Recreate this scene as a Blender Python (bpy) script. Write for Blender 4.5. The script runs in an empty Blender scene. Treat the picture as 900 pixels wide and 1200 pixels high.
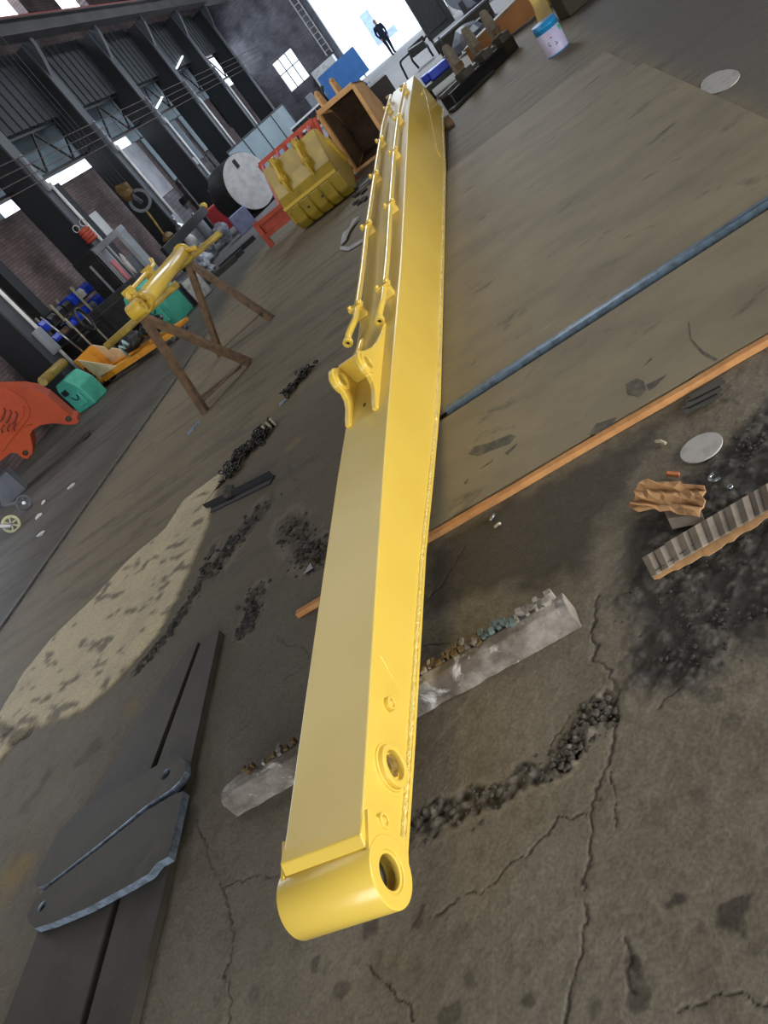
import bpy, bmesh, math, random
import numpy as np
from mathutils import Vector, Matrix

random.seed(7)
S = bpy.context.scene
COL = S.collection
PI = math.pi

# ------------------------------------------------------------------ camera
F, CAMH = 905.0, 1.65                       # focal length in pixels of a 900x1200 frame, eye height
RX = ((0.80019, 0.45695, 0.38844), (0.06281, 0.58026, -0.812), (-0.59644, 0.67416, 0.43562))
cam_d = bpy.data.cameras.new('camera')
cam_d.sensor_fit = 'VERTICAL'
cam_d.sensor_height = 24.0
cam_d.lens = 24.0 * F / 1200.0
cam_d.clip_end = 400
cam = bpy.data.objects.new('camera', cam_d)
COL.objects.link(cam)
cam.matrix_world = Matrix.Translation((0, 0, CAMH)) @ Matrix(RX).to_4x4()
S.camera = cam

# ------------------------------------------------------------------ light and exposure
def srgb(h):
    h = h.lstrip('#')
    v = [int(h[i:i + 2], 16) / 255 for i in (0, 2, 4)]
    return tuple(x / 12.92 if x <= .04045 else ((x + .055) / 1.055) ** 2.4 for x in v)

W = bpy.data.worlds.new('sky')
S.world = W
W.use_nodes = True
W.node_tree.nodes['Background'].inputs[0].default_value = (0.80, 0.90, 1.0, 1)
W.node_tree.nodes['Background'].inputs[1].default_value = 3.6

def area(name, loc, rot, sx, sy, power, color):
    d = bpy.data.lights.new(name, 'AREA')
    d.shape = 'RECTANGLE'
    d.size, d.size_y, d.energy, d.color = sx, sy, power, color
    o = bpy.data.objects.new(name, d)
    o.location, o.rotation_euler = loc, rot
    COL.objects.link(o)
    return o

# daylight entering through the gate in the right wall and the gate behind the photographer, plus two added fills under the closed roof
area('gate_light_right', (7.85, .8, 1.75), (0, math.radians(90), 0), 3.0, 7.4, 900, (1.0, .95, .84))
area('gate_light_front', (-1.0, -6.85, 2.2), (math.radians(90), 0, 0), 7.0, 3.6, 300, (1.0, .95, .85))
area('roof_light_near', (-7.4, 9.8, 8.05), (0, 0, 0), 5.5, 10.0, 300, (1.0, .97, .93))  # added fill below the closed roof, brightens the boom's top
area('roof_light_far', (-1.5, 29.0, 8.35), (0, 0, 0), 2.4, 18.0, 1700, (.86, .93, 1.0))  # added fill that brightens the far half of the hall
S.view_settings.view_transform = 'Standard'
S.view_settings.look = 'None'
S.view_settings.exposure = 0.08
S.view_settings.gamma = 1.0
S.view_settings.use_curve_mapping = False

# ------------------------------------------------------------------ survey of the photograph: pixel -> point at height z
_RM = np.array(RX)
def G(px, py, z=0.0):
    d = _RM @ np.array([px - 450.0, 600.0 - py, -F])
    t = (z - CAMH) / d[2]
    return Vector((d[0] * t, d[1] * t, z))

# ------------------------------------------------------------------ materials
MATS = {}
def mat(name, hexc, rough=.55, metal=0.0, hex2=None, scale=6.0, lo=.42, hi=.68, bump=0.0, bscale=60.0, coat=0.0, spec=.5, stretch=None, scuff=None):
    if name in MATS:
        return MATS[name]
    m = bpy.data.materials.new(name)
    m.use_nodes = True
    nt = m.node_tree
    b = nt.nodes['Principled BSDF']
    c1 = srgb(hexc)
    c2 = srgb(hex2) if hex2 else tuple(x * .72 for x in c1)
    tc = nt.nodes.new('ShaderNodeTexCoord')
    n = nt.nodes.new('ShaderNodeTexNoise')
    n.inputs['Scale'].default_value = scale
    n.inputs['Detail'].default_value = 6
    n.inputs['Roughness'].default_value = .6
    vec = tc.outputs['Object']
    if stretch:
        mp = nt.nodes.new('ShaderNodeMapping')
        mp.inputs['Scale'].default_value = stretch
        mp.inputs['Rotation'].default_value = (0, 0, .12)
        nt.links.new(vec, mp.inputs['Vector'])
        vec = mp.outputs['Vector']
    nt.links.new(vec, n.inputs['Vector'])
    r = nt.nodes.new('ShaderNodeValToRGB')
    r.color_ramp.elements[0].position, r.color_ramp.elements[1].position = lo, hi
    r.color_ramp.elements[0].color, r.color_ramp.elements[1].color = (*c1, 1), (*c2, 1)
    nt.links.new(n.outputs['Fac'], r.inputs['Fac'])
    out = r.outputs['Color']
    for hx, sc, a_, b_ in (scuff or ()):
        n3 = nt.nodes.new('ShaderNodeTexNoise')
        n3.inputs['Scale'].default_value = sc
        n3.inputs['Detail'].default_value = 7
        n3.inputs['Roughness'].default_value = .65
        n3.inputs['Distortion'].default_value = .6
        nt.links.new(vec, n3.inputs['Vector'])
        mr = nt.nodes.new('ShaderNodeMapRange')
        mr.inputs['From Min'].default_value, mr.inputs['From Max'].default_value = a_, b_
        nt.links.new(n3.outputs['Fac'], mr.inputs['Value'])
        mx = nt.nodes.new('ShaderNodeMix')
        mx.data_type = 'RGBA'
        mx.inputs[7].default_value = (*srgb(hx), 1)
        nt.links.new(mr.outputs['Result'], mx.inputs[0])
        nt.links.new(out, mx.inputs[6])
        out = mx.outputs[2]
    nt.links.new(out, b.inputs['Base Color'])
    b.inputs['Roughness'].default_value = rough
    b.inputs['Metallic'].default_value = metal
    b.inputs['Specular IOR Level'].default_value = spec
    b.inputs['Coat Weight'].default_value = coat
    b.inputs['Coat Roughness'].default_value = .12
    if bump:
        n2 = nt.nodes.new('ShaderNodeTexNoise')
        n2.inputs['Scale'].default_value = bscale
        n2.inputs['Detail'].default_value = 5
        nt.links.new(tc.outputs['Object'], n2.inputs['Vector'])
        bp = nt.nodes.new('ShaderNodeBump')
        bp.inputs['Strength'].default_value = bump
        bp.inputs['Distance'].default_value = .01
        nt.links.new(n2.outputs['Fac'], bp.inputs['Height'])
        nt.links.new(bp.outputs['Normal'], b.inputs['Normal'])
    MATS[name] = m
    return m

def brick_mat(name, h1, h2, mortar, axis, scale=4.2, bw=.5, rh=.16):
    m = bpy.data.materials.new(name)
    m.use_nodes = True
    nt = m.node_tree
    b = nt.nodes['Principled BSDF']
    g = nt.nodes.new('ShaderNodeNewGeometry')
    sp = nt.nodes.new('ShaderNodeSeparateXYZ')
    cb = nt.nodes.new('ShaderNodeCombineXYZ')
    nt.links.new(g.outputs['Position'], sp.inputs[0])
    nt.links.new(sp.outputs['Y' if axis == 'x' else 'X'], cb.inputs['X'])
    nt.links.new(sp.outputs['Z'], cb.inputs['Y'])
    t = nt.nodes.new('ShaderNodeTexBrick')
    t.inputs['Scale'].default_value = scale
    t.inputs['Brick Width'].default_value = bw * 2
    t.inputs['Row Height'].default_value = rh * 2
    t.inputs['Mortar Size'].default_value = .03
    t.inputs['Bias'].default_value = -.1
    for k, h in (('Color1', h1), ('Color2', h2), ('Mortar', mortar)):
        t.inputs[k].default_value = (*srgb(h), 1)
    nt.links.new(cb.outputs[0], t.inputs['Vector'])
    n = nt.nodes.new('ShaderNodeTexNoise')
    n.inputs['Scale'].default_value = 1.3
    n.inputs['Detail'].default_value = 8
    nt.links.new(g.outputs['Position'], n.inputs['Vector'])
    mx = nt.nodes.new('ShaderNodeMix')
    mx.data_type = 'RGBA'
    mx.blend_type = 'MULTIPLY'
    r = nt.nodes.new('ShaderNodeValToRGB')
    r.color_ramp.elements[0].position, r.color_ramp.elements[1].position = .3, .7
    r.color_ramp.elements[0].color, r.color_ramp.elements[1].color = (.45, .45, .47, 1), (1.25, 1.2, 1.2, 1)
    nt.links.new(n.outputs['Fac'], r.inputs['Fac'])
    mx.inputs[0].default_value = 1
    nt.links.new(t.outputs['Color'], mx.inputs[6])
    nt.links.new(r.outputs['Color'], mx.inputs[7])
    nt.links.new(mx.outputs[2], b.inputs['Base Color'])
    b.inputs['Roughness'].default_value = .9
    bp = nt.nodes.new('ShaderNodeBump')
    bp.inputs['Strength'].default_value = .5
    bp.inputs['Distance'].default_value = .02
    bp.invert = True
    nt.links.new(t.outputs['Fac'], bp.inputs['Height'])
    nt.links.new(bp.outputs['Normal'], b.inputs['Normal'])
    return m

M_YEL = mat('yellow_paint', '#e3c254', .3, hex2='#dbb94b', scale=1.2, coat=.35, bump=.03, bscale=90)
M_WELD = mat('glossy_weld', '#ecd270', .06, hex2='#e4c861', scale=1.2, coat=1.0, bump=1.0, bscale=120, spec=1.0)
M_YELTOP = mat('yellow_paint_dust_film', '#d9c06a', .36, hex2='#d0b65f', scale=1.4, coat=.3, bump=.03, bscale=90)  # paler than the sides: hazy roof reflection put into the paint colour
M_YELD = mat('yellow_paint_dusty', '#c9a638', .42, hex2='#a98c33', scale=3.0, coat=.1)
M_YBKT = mat('yellow_bucket_paint', '#a98f2c', .3, hex2='#8f7a27', scale=4, coat=.4)
M_YSTAND = mat('yellow_worn_paint', '#a8903a', .5, hex2='#7c6a35', scale=9)
M_RUST = mat('rusty_steel', '#6a5138', .8, hex2='#46382c', scale=14, bump=.3, bscale=70)
M_ORA = mat('orange_paint', '#b8481f', .5, hex2='#a63e19', scale=3, spec=.3)
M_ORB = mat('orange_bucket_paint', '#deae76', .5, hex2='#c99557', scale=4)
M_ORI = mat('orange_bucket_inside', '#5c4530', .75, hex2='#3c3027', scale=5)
M_JACK = mat('pallet_jack_orange', '#e39a2f', .4, hex2='#cf8726', scale=7)
M_BRIGHT = mat('clean_white_paint', '#f4f4f6', .45, hex2='#e6e6ea', scale=5)
M_WHITE = mat('white_paint', '#d9d9da', .6, hex2='#bdbdc2', scale=5)
M_BLACK = mat('black_steel', '#1b1b1d', .5, hex2='#2b2a29', scale=8)
M_BLACKG = mat('black_gloss', '#121214', .22, hex2='#1d1d1f', scale=8)
M_DKST = mat('dark_steel', '#2d2f33', .6, hex2='#232427', scale=3)
M_COLM = mat('column_paint', '#25282d', .55, hex2='#1f2226', scale=1.5)
M_COLF = mat('column_flange_paint', '#4b4f56', .5, hex2='#3e4248', scale=1.5)  # lighter copy of the column paint, light from the right put in
M_GREY = mat('grey_paint', '#6d727b', .55, hex2='#595e66', scale=3)
M_GREYL = mat('light_grey_paint', '#9a9fa8', .5, hex2='#82878f', scale=3)
M_GREEN = mat('teal_paint', '#4fb8a2', .45, hex2='#43a08c', scale=5)
M_GREEND = mat('dark_green_paint', '#1d4a43', .55, hex2='#16332f', scale=5)
M_BLUE = mat('blue_board', '#3f78bd', .5, hex2='#376cae', scale=3)
M_BLUEB = mat('bright_blue_plastic', '#1f44d8', .4, hex2='#1a38b4', scale=4)
M_PAILB = mat('pail_blue', '#1f86c4', .28, hex2='#1a78b4', scale=4)
M_PAILW = mat('pail_lilac', '#c3bfe2', .4, hex2='#b4b0d6', scale=4)
M_PRINT = mat('pail_print_dark', '#4a4668', .6)
M_PRINTR = mat('pail_print_pink', '#d9a3c4', .6)
M_PRINTG = mat('pail_print_green', '#2fb58d', .5)
M_RED = mat('red_paint', '#c32a33', .4, hex2='#a8242c', scale=4)
M_REDR = mat('faded_red_paint', '#c4553f', .5, hex2='#a8412f', scale=4)
M_CHROME = mat('bare_steel', '#a4a7ab', .3, metal=.9, hex2='#7f8287', scale=12)
M_STEEL = mat('mill_steel', '#45413a', .62, hex2='#37342e', scale=3.5, bump=.05, spec=.35, scuff=(('#55504a', 6.0, .58, .8),))
M_STEELE = mat('cut_steel_edge', '#8794a6', .4, metal=.3, hex2='#4c535d', scale=30)
M_SHEET = mat('dusty_steel_sheet', '#887d65', .7, hex2='#6d6453', scale=1.6, lo=.36, hi=.74, bump=.06, bscale=30, stretch=(.8, 1.5, 1), scuff=(('#45423c', 2.6, .60, .72), ('#9a917c', 5.0, .64, .80), ('#2f2c28', 9.0, .69, .74)))
M_SHEETE = mat('blue_steel_edge', '#5f7183', .42, metal=.5, hex2='#48525d', scale=22)
M_BATTEN = mat('batten_wood', '#c08a55', .8, hex2='#a87445', scale=12, bump=.2)
M_WOODW = mat('weathered_timber', '#948d85', .85, hex2='#5a5148', scale=7, lo=.35, hi=.62, bump=.8, bscale=22, scuff=(('#c3c1bf', 11.0, .58, .70), ('#4a3a2b', 16.0, .66, .74)))
M_WOODB = mat('broken_wood', '#66502f', .85, hex2='#46371f', scale=25, bump=.5)
M_WOODT = mat('painted_wood', '#5d6d69', .8, hex2='#4c5652', scale=25, bump=.4)
M_CARD = mat('cardboard', '#b78c5f', .85, hex2='#9a7550', scale=9, bump=.15)
M_CARDG = mat('dirty_cardboard', '#8c8175', .9, hex2='#6f665c', scale=9, bump=.2)
M_DISC = mat('pale_disc', '#aaa7a5', .7, hex2='#8d8a88', scale=16, lo=.5, hi=.75)
M_CHAIN = mat('oily_chain', '#3a3733', .5, metal=.5, hex2='#24221f', scale=20)
M_RUBBLE = mat('broken_concrete', '#4d483f', .95, hex2='#37332d', scale=20, bump=.4)
M_RUBBLD = mat('oily_rubble', '#2b2927', .85, hex2='#3d3a36', scale=20, bump=.4)
M_STRAP = mat('white_strap', '#b4b4ba', .8, hex2='#8f8f95', scale=12)
M_PAPER = mat('crumpled_paper', '#8a6f2c', .8, hex2='#4f3f1c', scale=30, bump=.5)
M_HOLE = mat('dark_bore', '#3a3120', .5, hex2='#241f17', scale=10)
M_SHEETG = mat('grey_corrugated_panel', '#8496a0', .5, hex2='#73848e', scale=1.2)
M_CORR = mat('dark_corrugated_panel', '#414448', .7, hex2='#323438', scale=.9)
M_PANELW = mat('pale_wall_panel', '#c4c7d0', .8, hex2='#a9acb6', scale=2)
M_STONE = mat('rough_stone', '#7c7c80', .95, hex2='#4c4c50', scale=3, bump=.8, bscale=8)
M_ROOF = mat('roof_sheet', '#4a4744', .85, hex2='#3a3836', scale=.6)
M_BEAM = mat('crane_runway_paint', '#63605f', .7, hex2='#4e4c4b', scale=.8)
M_COPPER = mat('conductor_bar', '#74605e', .5, hex2='#5c4c4a', scale=3)
M_REDL = mat('red_cable', '#b0483f', .5)
M_OUTG = mat('yard_concrete', '#e2e2e2', .9, hex2='#d2d4d8', scale=.3)
M_OUTW = mat('yard_building', '#e9ebee', .9, hex2='#dfe2e6', scale=.3)
M_OUTB = mat('yard_blue_panel', '#8d9fd0', .7)
M_CLOTH = mat('navy_cloth', '#232a42', .9, hex2='#1a2034', scale=9)
M_SKIN = mat('skin', '#b98a6c', .6)
M_HAIR = mat('black_hair', '#15120f', .6)
M_TARP = mat('grey_tarp', '#a3a7b4', .5, hex2='#54565c', scale=4, bump=.4, bscale=9)
M_RUBBER = mat('black_rubber', '#1a1a1a', .8)
M_CREAM = mat('cream_wheel', '#cfd0a4', .5, hex2='#b5b68e', scale=8)
M_HOOK = mat('ochre_hook_paint', '#6d5426', .6, hex2='#46371c', scale=8)
M_BROWN = mat('dark_brown_box', '#332b2b', .6, hex2='#282222', scale=4)
M_BONE = mat('bone_plastic', '#b5ad98', .7, hex2='#8f8876', scale=12)
M_PINK = mat('pink_cylinder_paint', '#d98a92', .4, hex2='#c9767e', scale=6)

# ------------------------------------------------------------------ shape helpers
def NB():
    return bmesh.new()

def box(bm, c, s, rot=None):
    m = Matrix.Translation(c)
    if rot is not None:
        m = m @ (rot.to_4x4() if isinstance(rot, Matrix) else Matrix.Rotation(rot, 4, 'Z'))
    m = m @ Matrix.Diagonal((s[0], s[1], s[2], 1))
    bmesh.ops.create_cube(bm, size=1, matrix=m)

def frame_of(d):
    d = Vector(d).normalized()
    a = Vector((0, 0, 1)) if abs(d.z) < .9 else Vector((1, 0, 0))
    u = d.cross(a).normalized()
    return u, d.cross(u).normalized(), d

def tube(bm, p0, p1, r, n=10, r2=None, caps=True):
    p0, p1 = Vector(p0), Vector(p1)
    u, v, d = frame_of(p1 - p0)
    r2 = r if r2 is None else r2
    A = [bm.verts.new(p0 + (u * math.cos(2 * PI * i / n) + v * math.sin(2 * PI * i / n)) * r) for i in range(n)]
    B = [bm.verts.new(p1 + (u * math.cos(2 * PI * i / n) + v * math.sin(2 * PI * i / n)) * r2) for i in range(n)]
    for i in range(n):
        f = bm.faces.new((A[i], A[(i + 1) % n], B[(i + 1) % n], B[i]))
        f.smooth = n > 6
    if caps:
        bm.faces.new(A[::-1])
        bm.faces.new(B)

def path(bm, pts, r, n=8, rs=None):
    pts = [Vector(p) for p in pts]
    rings = []
    u0 = None
    for i, p in enumerate(pts):
        d = (pts[min(i + 1, len(pts) - 1)] - pts[max(i - 1, 0)]).normalized()
        if u0 is None:
            u, v, _ = frame_of(d)
        else:
            u = (u0 - d * u0.dot(d)).normalized()
            v = d.cross(u)
        u0 = u
        rr = rs[i] if rs else r
        rings.append([bm.verts.new(p + (u * math.cos(2 * PI * k / n) + v * math.sin(2 * PI * k / n)) * rr) for k in range(n)])
    for a, b in zip(rings, rings[1:]):
        for k in range(n):
            f = bm.faces.new((a[k], a[(k + 1) % n], b[(k + 1) % n], b[k]))
            f.smooth = True
    bm.faces.new(rings[0][::-1])
    bm.faces.new(rings[-1])

def bar(bm, p0, p1, w, h, up=(0, 0, 1)):
    p0, p1 = Vector(p0), Vector(p1)
    d = (p1 - p0)
    L = d.length
    d.normalize()
    up = Vector(up)
    if abs(up.dot(d)) > .95:
        up = Vector((1, 0, 0))
    s = d.cross(up).normalized()
    t = s.cross(d).normalized()
    R = Matrix((s, d, t)).transposed()
    box(bm, (p0 + p1) / 2, (w, L, h), R)

def ring(bm, c, axis, ro, ri, h, n=24):
    c = Vector(c)
    u, v, d = frame_of(axis)
    L = []
    for rr, k in ((ro, 0), (ro, h), (ri, h), (ri, 0)):
        L.append([bm.verts.new(c + d * k + (u * math.cos(2 * PI * i / n) + v * math.sin(2 * PI * i / n)) * rr) for i in range(n)])
    for a in range(4):
        A, B = L[a], L[(a + 1) % 4]
        for i in range(n):
            f = bm.faces.new((A[i], A[(i + 1) % n], B[(i + 1) % n], B[i]))
            f.smooth = a in (0, 2)

def torus(bm, c, axis, R, r, n=16, k=6, arc=2 * PI):
    c = Vector(c)
    u, v, d = frame_of(axis)
    m = n if arc > 6.2 else n + 1
    rings = []
    for i in range(m):
        a = arc * i / n
        e = u * math.cos(a) + v * math.sin(a)
        rings.append([bm.verts.new(c + e * (R + r * math.cos(2 * PI * j / k)) + d * r * math.sin(2 * PI * j / k)) for j in range(k)])
    for i in range(n if arc > 6.2 else n):
        A, B = rings[i], rings[(i + 1) % m]
        for j in range(k):
            bm.faces.new((A[j], A[(j + 1) % k], B[(j + 1) % k], B[j])).smooth = True

def prism(bm, pts, d):
    """pts: 3-D outline; d: extrusion vector; caps triangulated by bmesh"""
    d = Vector(d)
    A = [bm.verts.new(Vector(p)) for p in pts]
    B = [bm.verts.new(Vector(p) + d) for p in pts]
    n = len(A)
    for i in range(n):
        bm.faces.new((A[i], A[(i + 1) % n], B[(i + 1) % n], B[i]))
    fa, fb = bm.faces.new(A[::-1]), bm.faces.new(B)
    bmesh.ops.triangulate(bm, faces=[fa, fb])

def plate_hole(bm, pts, d, holes, n=14):
    """outline with round holes (centre, radius) in the outline's plane, extruded by d"""
    d = Vector(d)
    P = [Vector(p) for p in pts]
    nrm = d.normalized()
    loops = [P]
    u, v, _ = frame_of(nrm)
    for c, r in holes:
        loops.append([Vector(c) + (u * math.cos(2 * PI * i / n) + v * math.sin(2 * PI * i / n)) * r for i in range(n)])
    for off in (Vector((0, 0, 0)), d):
        edges = []
        for lp in loops:
            vs = [bm.verts.new(p + off) for p in lp]
            edges += [bm.edges.new((vs[i], vs[(i + 1) % len(vs)])) for i in range(len(vs))]
        bmesh.ops.triangle_fill(bm, use_beauty=True, use_dissolve=False, edges=edges, normal=nrm)
    for lp in loops:
        for i in range(len(lp)):
            a, b = lp[i], lp[(i + 1) % len(lp)]
            bm.faces.new([bm.verts.new(x) for x in (a, b, b + d, a + d)])
    bmesh.ops.remove_doubles(bm, verts=bm.verts, dist=1e-5)

def loft(bm, secs, smooth=False):
    R = [[bm.verts.new(Vector(p)) for p in s] for s in secs]
    n = len(R[0])
    for a, b in zip(R, R[1:]):
        for k in range(n):
            f = bm.faces.new((a[k], a[(k + 1) % n], b[(k + 1) % n], b[k]))
            f.smooth = smooth
    bm.faces.new(R[0][::-1])
    bm.faces.new(R[-1])

def blob(bm, c, s, sub=2, amp=.15, seed=0, rot=None):
    rnd = random.Random(seed)
    r = bmesh.ops.create_icosphere(bm, subdivisions=sub, radius=1)
    ph = [rnd.uniform(0, 6.28) for _ in range(6)]
    for v in r['verts']:
        q = v.co.copy()
        k = 1 + amp * (math.sin(q.x * 3.1 + ph[0]) + math.sin(q.y * 3.7 + ph[1]) + math.sin(q.z * 4.3 + ph[2]) + .6 * math.sin(q.x * 7 + q.y * 6 + ph[3])) / 2
        q = Vector((q.x * s[0], q.y * s[1], q.z * s[2])) * k
        if rot is not None:
            q = Matrix.Rotation(rot, 3, 'Z') @ q
        v.co = q + Vector(c)

def rock(bm, c, s, rnd):
    r = bmesh.ops.create_icosphere(bm, subdivisions=1, radius=1)
    R = Matrix.Rotation(rnd.uniform(0, 6.28), 3, 'Z')
    for v in r['verts']:
        k = rnd.uniform(.65, 1.15)
        v.co = Vector(c) + R @ Vector((v.co.x * s[0] * k, v.co.y * s[1] * k, v.co.z * s[2] * k))

# ------------------------------------------------------------------ object helpers
def link(name, bm, m, parent=None, off=None, bevel=0.0, kind=None):
    bmesh.ops.recalc_face_normals(bm, faces=bm.faces)
    me = bpy.data.meshes.new(name)
    if off is not None:
        bmesh.ops.translate(bm, verts=bm.verts, vec=-Vector(off))
    bm.to_mesh(me)
    bm.free()
    for x in (m if isinstance(m, (list, tuple)) else [m]):
        me.materials.append(x)
    o = bpy.data.objects.new(name, me)
    COL.objects.link(o)
    if parent is not None:
        o.parent = parent
    elif off is not None:
        o.location = off
    if bevel:
        b = o.modifiers.new('bevel', 'BEVEL')
        b.width = bevel
        b.segments = 2
        b.limit_method = 'ANGLE'
    if kind:
        o['kind'] = kind
    return o

def tag(o, label, cat, group=None):
    o['label'], o['category'] = label, cat
    if group:
        o['group'] = group
    return o

class Thing:
    """an Empty at the base of a thing; parts are given in world space (world=True) or local space"""
    def __init__(self, name, label, cat, loc, rotz=0.0, group=None, world=True):
        self.o = bpy.data.objects.new(name, None)
        self.o.empty_display_size = .1
        self.o.location = loc
        self.o.rotation_euler = (0, 0, rotz)
        COL.objects.link(self.o)
        tag(self.o, label, cat, group)
        self.off = Vector(loc) if world else None
    def part(self, name, bm, m, parent=None, bevel=0.0, label=None, kind=None):
        o = link(name, bm, m, parent or self.o, self.off, bevel, kind)
        if label:
            o['label'] = label
        return o
    def clone(self, name, src, loc=(0, 0, 0), parent=None):
        o = src.copy()
        COL.objects.link(o)
        o.parent = parent or self.o
        o.location = Vector(src.location) + Vector(loc)
        return o

def struct(name, bm, m, parent=None, label=None):
    o = link(name, bm, m, parent)
    if parent is None:
        o['kind'] = 'structure'
    if label:
        o['label'] = label
    return o

def single(name, bm, m, label, cat, base, group=None, bevel=0.0):
    o = link(name, bm, m, None, base, bevel)
    return tag(o, label, cat, group)

# ------------------------------------------------------------------ the floor: one mesh, real relief, colour of its own dirt and stains, gate light painted in
def vnoise(x, y, seed):
    xi, yi = np.floor(x).astype(np.int64), np.floor(y).astype(np.int64)
    fx, fy = x - xi, y - yi
    fx, fy = fx * fx * (3 - 2 * fx), fy * fy * (3 - 2 * fy)
    def h(a, b):
        n = (a * 374761393 + b * 668265263 + seed * 1442695041) & 0x7fffffff
        n = ((n ^ (n >> 13)) * 1274126177) & 0x7fffffff
        return ((n ^ (n >> 16)) & 0xffff) / 65535.0
    return (h(xi, yi) * (1 - fx) + h(xi + 1, yi) * fx) * (1 - fy) + (h(xi, yi + 1) * (1 - fx) + h(xi + 1, yi + 1) * fx) * fy

def fbm(x, y, seed, octv=4, g=.55):
    s, a, t = 0.0, 1.0, 0.0
    for k in range(octv):
        s = s + a * vnoise(x * 2 ** k + 17.3 * k, y * 2 ** k - 9.1 * k, seed + k)
        t += a
        a *= g
    return s / t

def sm(e0, e1, v):
    t = np.clip((v - e0) / (e1 - e0), 0, 1)
    return t * t * (3 - 2 * t)

def pline(x, y, pts):
    d = np.full(x.shape, 9.0)
    for (ax, ay), (bx, by) in zip(pts, pts[1:]):
        dx, dy = bx - ax, by - ay
        t = np.clip(((x - ax) * dx + (y - ay) * dy) / (dx * dx + dy * dy + 1e-9), 0, 1)
        d = np.minimum(d, np.hypot(x - ax - t * dx, y - ay - t * dy))
    return d

def inpoly(x, y, pts):
    c = np.zeros(x.shape, bool)
    j = len(pts) - 1
    for i in range(len(pts)):
        (xi, yi), (xj, yj) = pts[i], pts[j]
        if abs(yj - yi) > 1e-9:
            c ^= ((yi > y) != (yj > y)) & (x < (xj - xi) * (y - yi) / (yj - yi) + xi)
        j = i
    return c

def sdpoly(x, y, pts):
    d = pline(x, y, pts + [pts[0]])
    return np.where(inpoly(x, y, pts), -d, d)

def fpts(L):
    return [tuple(G(*p)[:2]) for p in L]

LIGHT_PATCH = fpts([(262, 552), (215, 588), (193, 622), (150, 658), (112, 700), (62, 748), (28, 790), (0, 838), (-40, 900), (0, 893), (18, 868),
                    (40, 851), (72, 843), (95, 834), (118, 815), (140, 795), (166, 765), (186, 742), (206, 702), (226, 660), (242, 622), (252, 588)])
RUB = [  # centre line, half width, darkness, relief
    (fpts([(470, 975), (500, 965), (545, 945), (590, 925), (635, 905), (660, 880), (690, 855), (712, 838)]), .040, .75, .012),
    (fpts([(655, 895), (690, 850), (708, 825)]), .035, .2, .014),
    (fpts([(250, 640), (240, 670), (215, 715), (195, 745), (160, 785)]), .045, .75, .018),
    (fpts([(310, 592), (275, 635), (250, 668)]), .10, .55, .018),
    (fpts([(335, 612), (360, 640), (372, 655)]), .10, .45, .022),
    (fpts([(300, 690), (292, 725), (285, 740)]), .05, .35, .010),
    (fpts([(-10, 850), (20, 866), (35, 858)]), .05, .6, .012),
]
DARKZ = fpts([(735, 770), (745, 735), (725, 700), (735, 655), (742, 605), (800, 560), (850, 520), (905, 470), (990, 520), (960, 700), (900, 745), (845, 768), (800, 806), (760, 812), (735, 800)])
DARK2 = fpts([(500, 650), (620, 575), (740, 510), (800, 470), (770, 520), (735, 560), (700, 610), (690, 670), (640, 690), (560, 690), (500, 720)])
CRACKS = [(fpts(p), w) for p, w in (
    ([(722, 835), (716, 890), (704, 905), (697, 945), (690, 985), (693, 1015), (684, 1045), (686, 1080), (681, 1130), (668, 1165), (660, 1200), (650, 1240)], .0060),
    ([(716, 895), (722, 935), (725, 965)], .003),
    ([(692, 948), (655, 965), (630, 990), (600, 1012), (565, 1040), (535, 1055), (505, 1072)], .0032),
    ([(228, 962), (240, 985), (246, 1005), (258, 1030), (268, 1060), (271, 1100), (266, 1140), (270, 1200)], .0055),
    ([(262, 1040), (290, 1028), (330, 1026)], .0045),
    ([(790, 1198), (815, 1185), (838, 1172), (868, 1172), (905, 1170)], .006),
    ([(428, 1135), (448, 1150), (468, 1170), (482, 1200)], .005),
    ([(495, 758), (530, 752), (560, 748), (600, 735)], .004),
    ([(545, 640), (525, 670), (512, 690), (500, 700)], .005),
    ([(700, 700), (690, 740), (700, 770), (720, 790), (722, 835)], .007),
    ([(735, 1095), (738, 1130), (745, 1160)], .009),
    ([(322, 748), (355, 760), (362, 775), (330, 800)], .004),
    ([(640, 880), (660, 850), (690, 820)], .004),
    ([(820, 800), (790, 812), (770, 830)], .003),
    ([(260, 880), (290, 850), (310, 830)], .003),
    ([(340, 545), (352, 580), (385, 565)], .006),
)]
STAINS = [(G(px, py)[0], G(px, py)[1], r, k) for px, py, r, k in (
    (790, 1045, .036, .9), (865, 1072, .045, .85), (815, 1085, .03, .5), (735, 1135, .022, .9), (755, 1165, .03, .7), (610, 1172, .025, .7), (700, 1188, .03, .5),
    (690, 1020, .014, .6), (805, 930, .025, .4), (780, 960, .03, .3), (835, 815, .04, .45), (870, 850, .05, .35), (530, 1185, .035, .6), (495, 1080, .012, .6),
    (560, 835, .03, .3), (175, 1065, .04, .5), (430, 1100, .04, .7), (400, 1160, .03, .6), (370, 1130, .02, .6), (300, 1160, .04, .4), (250, 1175, .03, .4),
    (880, 500, .06, .4), (855, 470, .05, .5), (60, 905, .08, .55), (110, 880, .10, .5), (35, 940, .06, .35), (85, 985, .07, .4), (20, 1010, .05, .3),
    (560, 1150, .02, .5), (880, 1120, .02, .4), (640, 1105, .012, .5))]

def lerp(c, k, col):
    k = k[:, None]
    return c * (1 - k) + np.array(srgb(col))[None, :] * k

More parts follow.
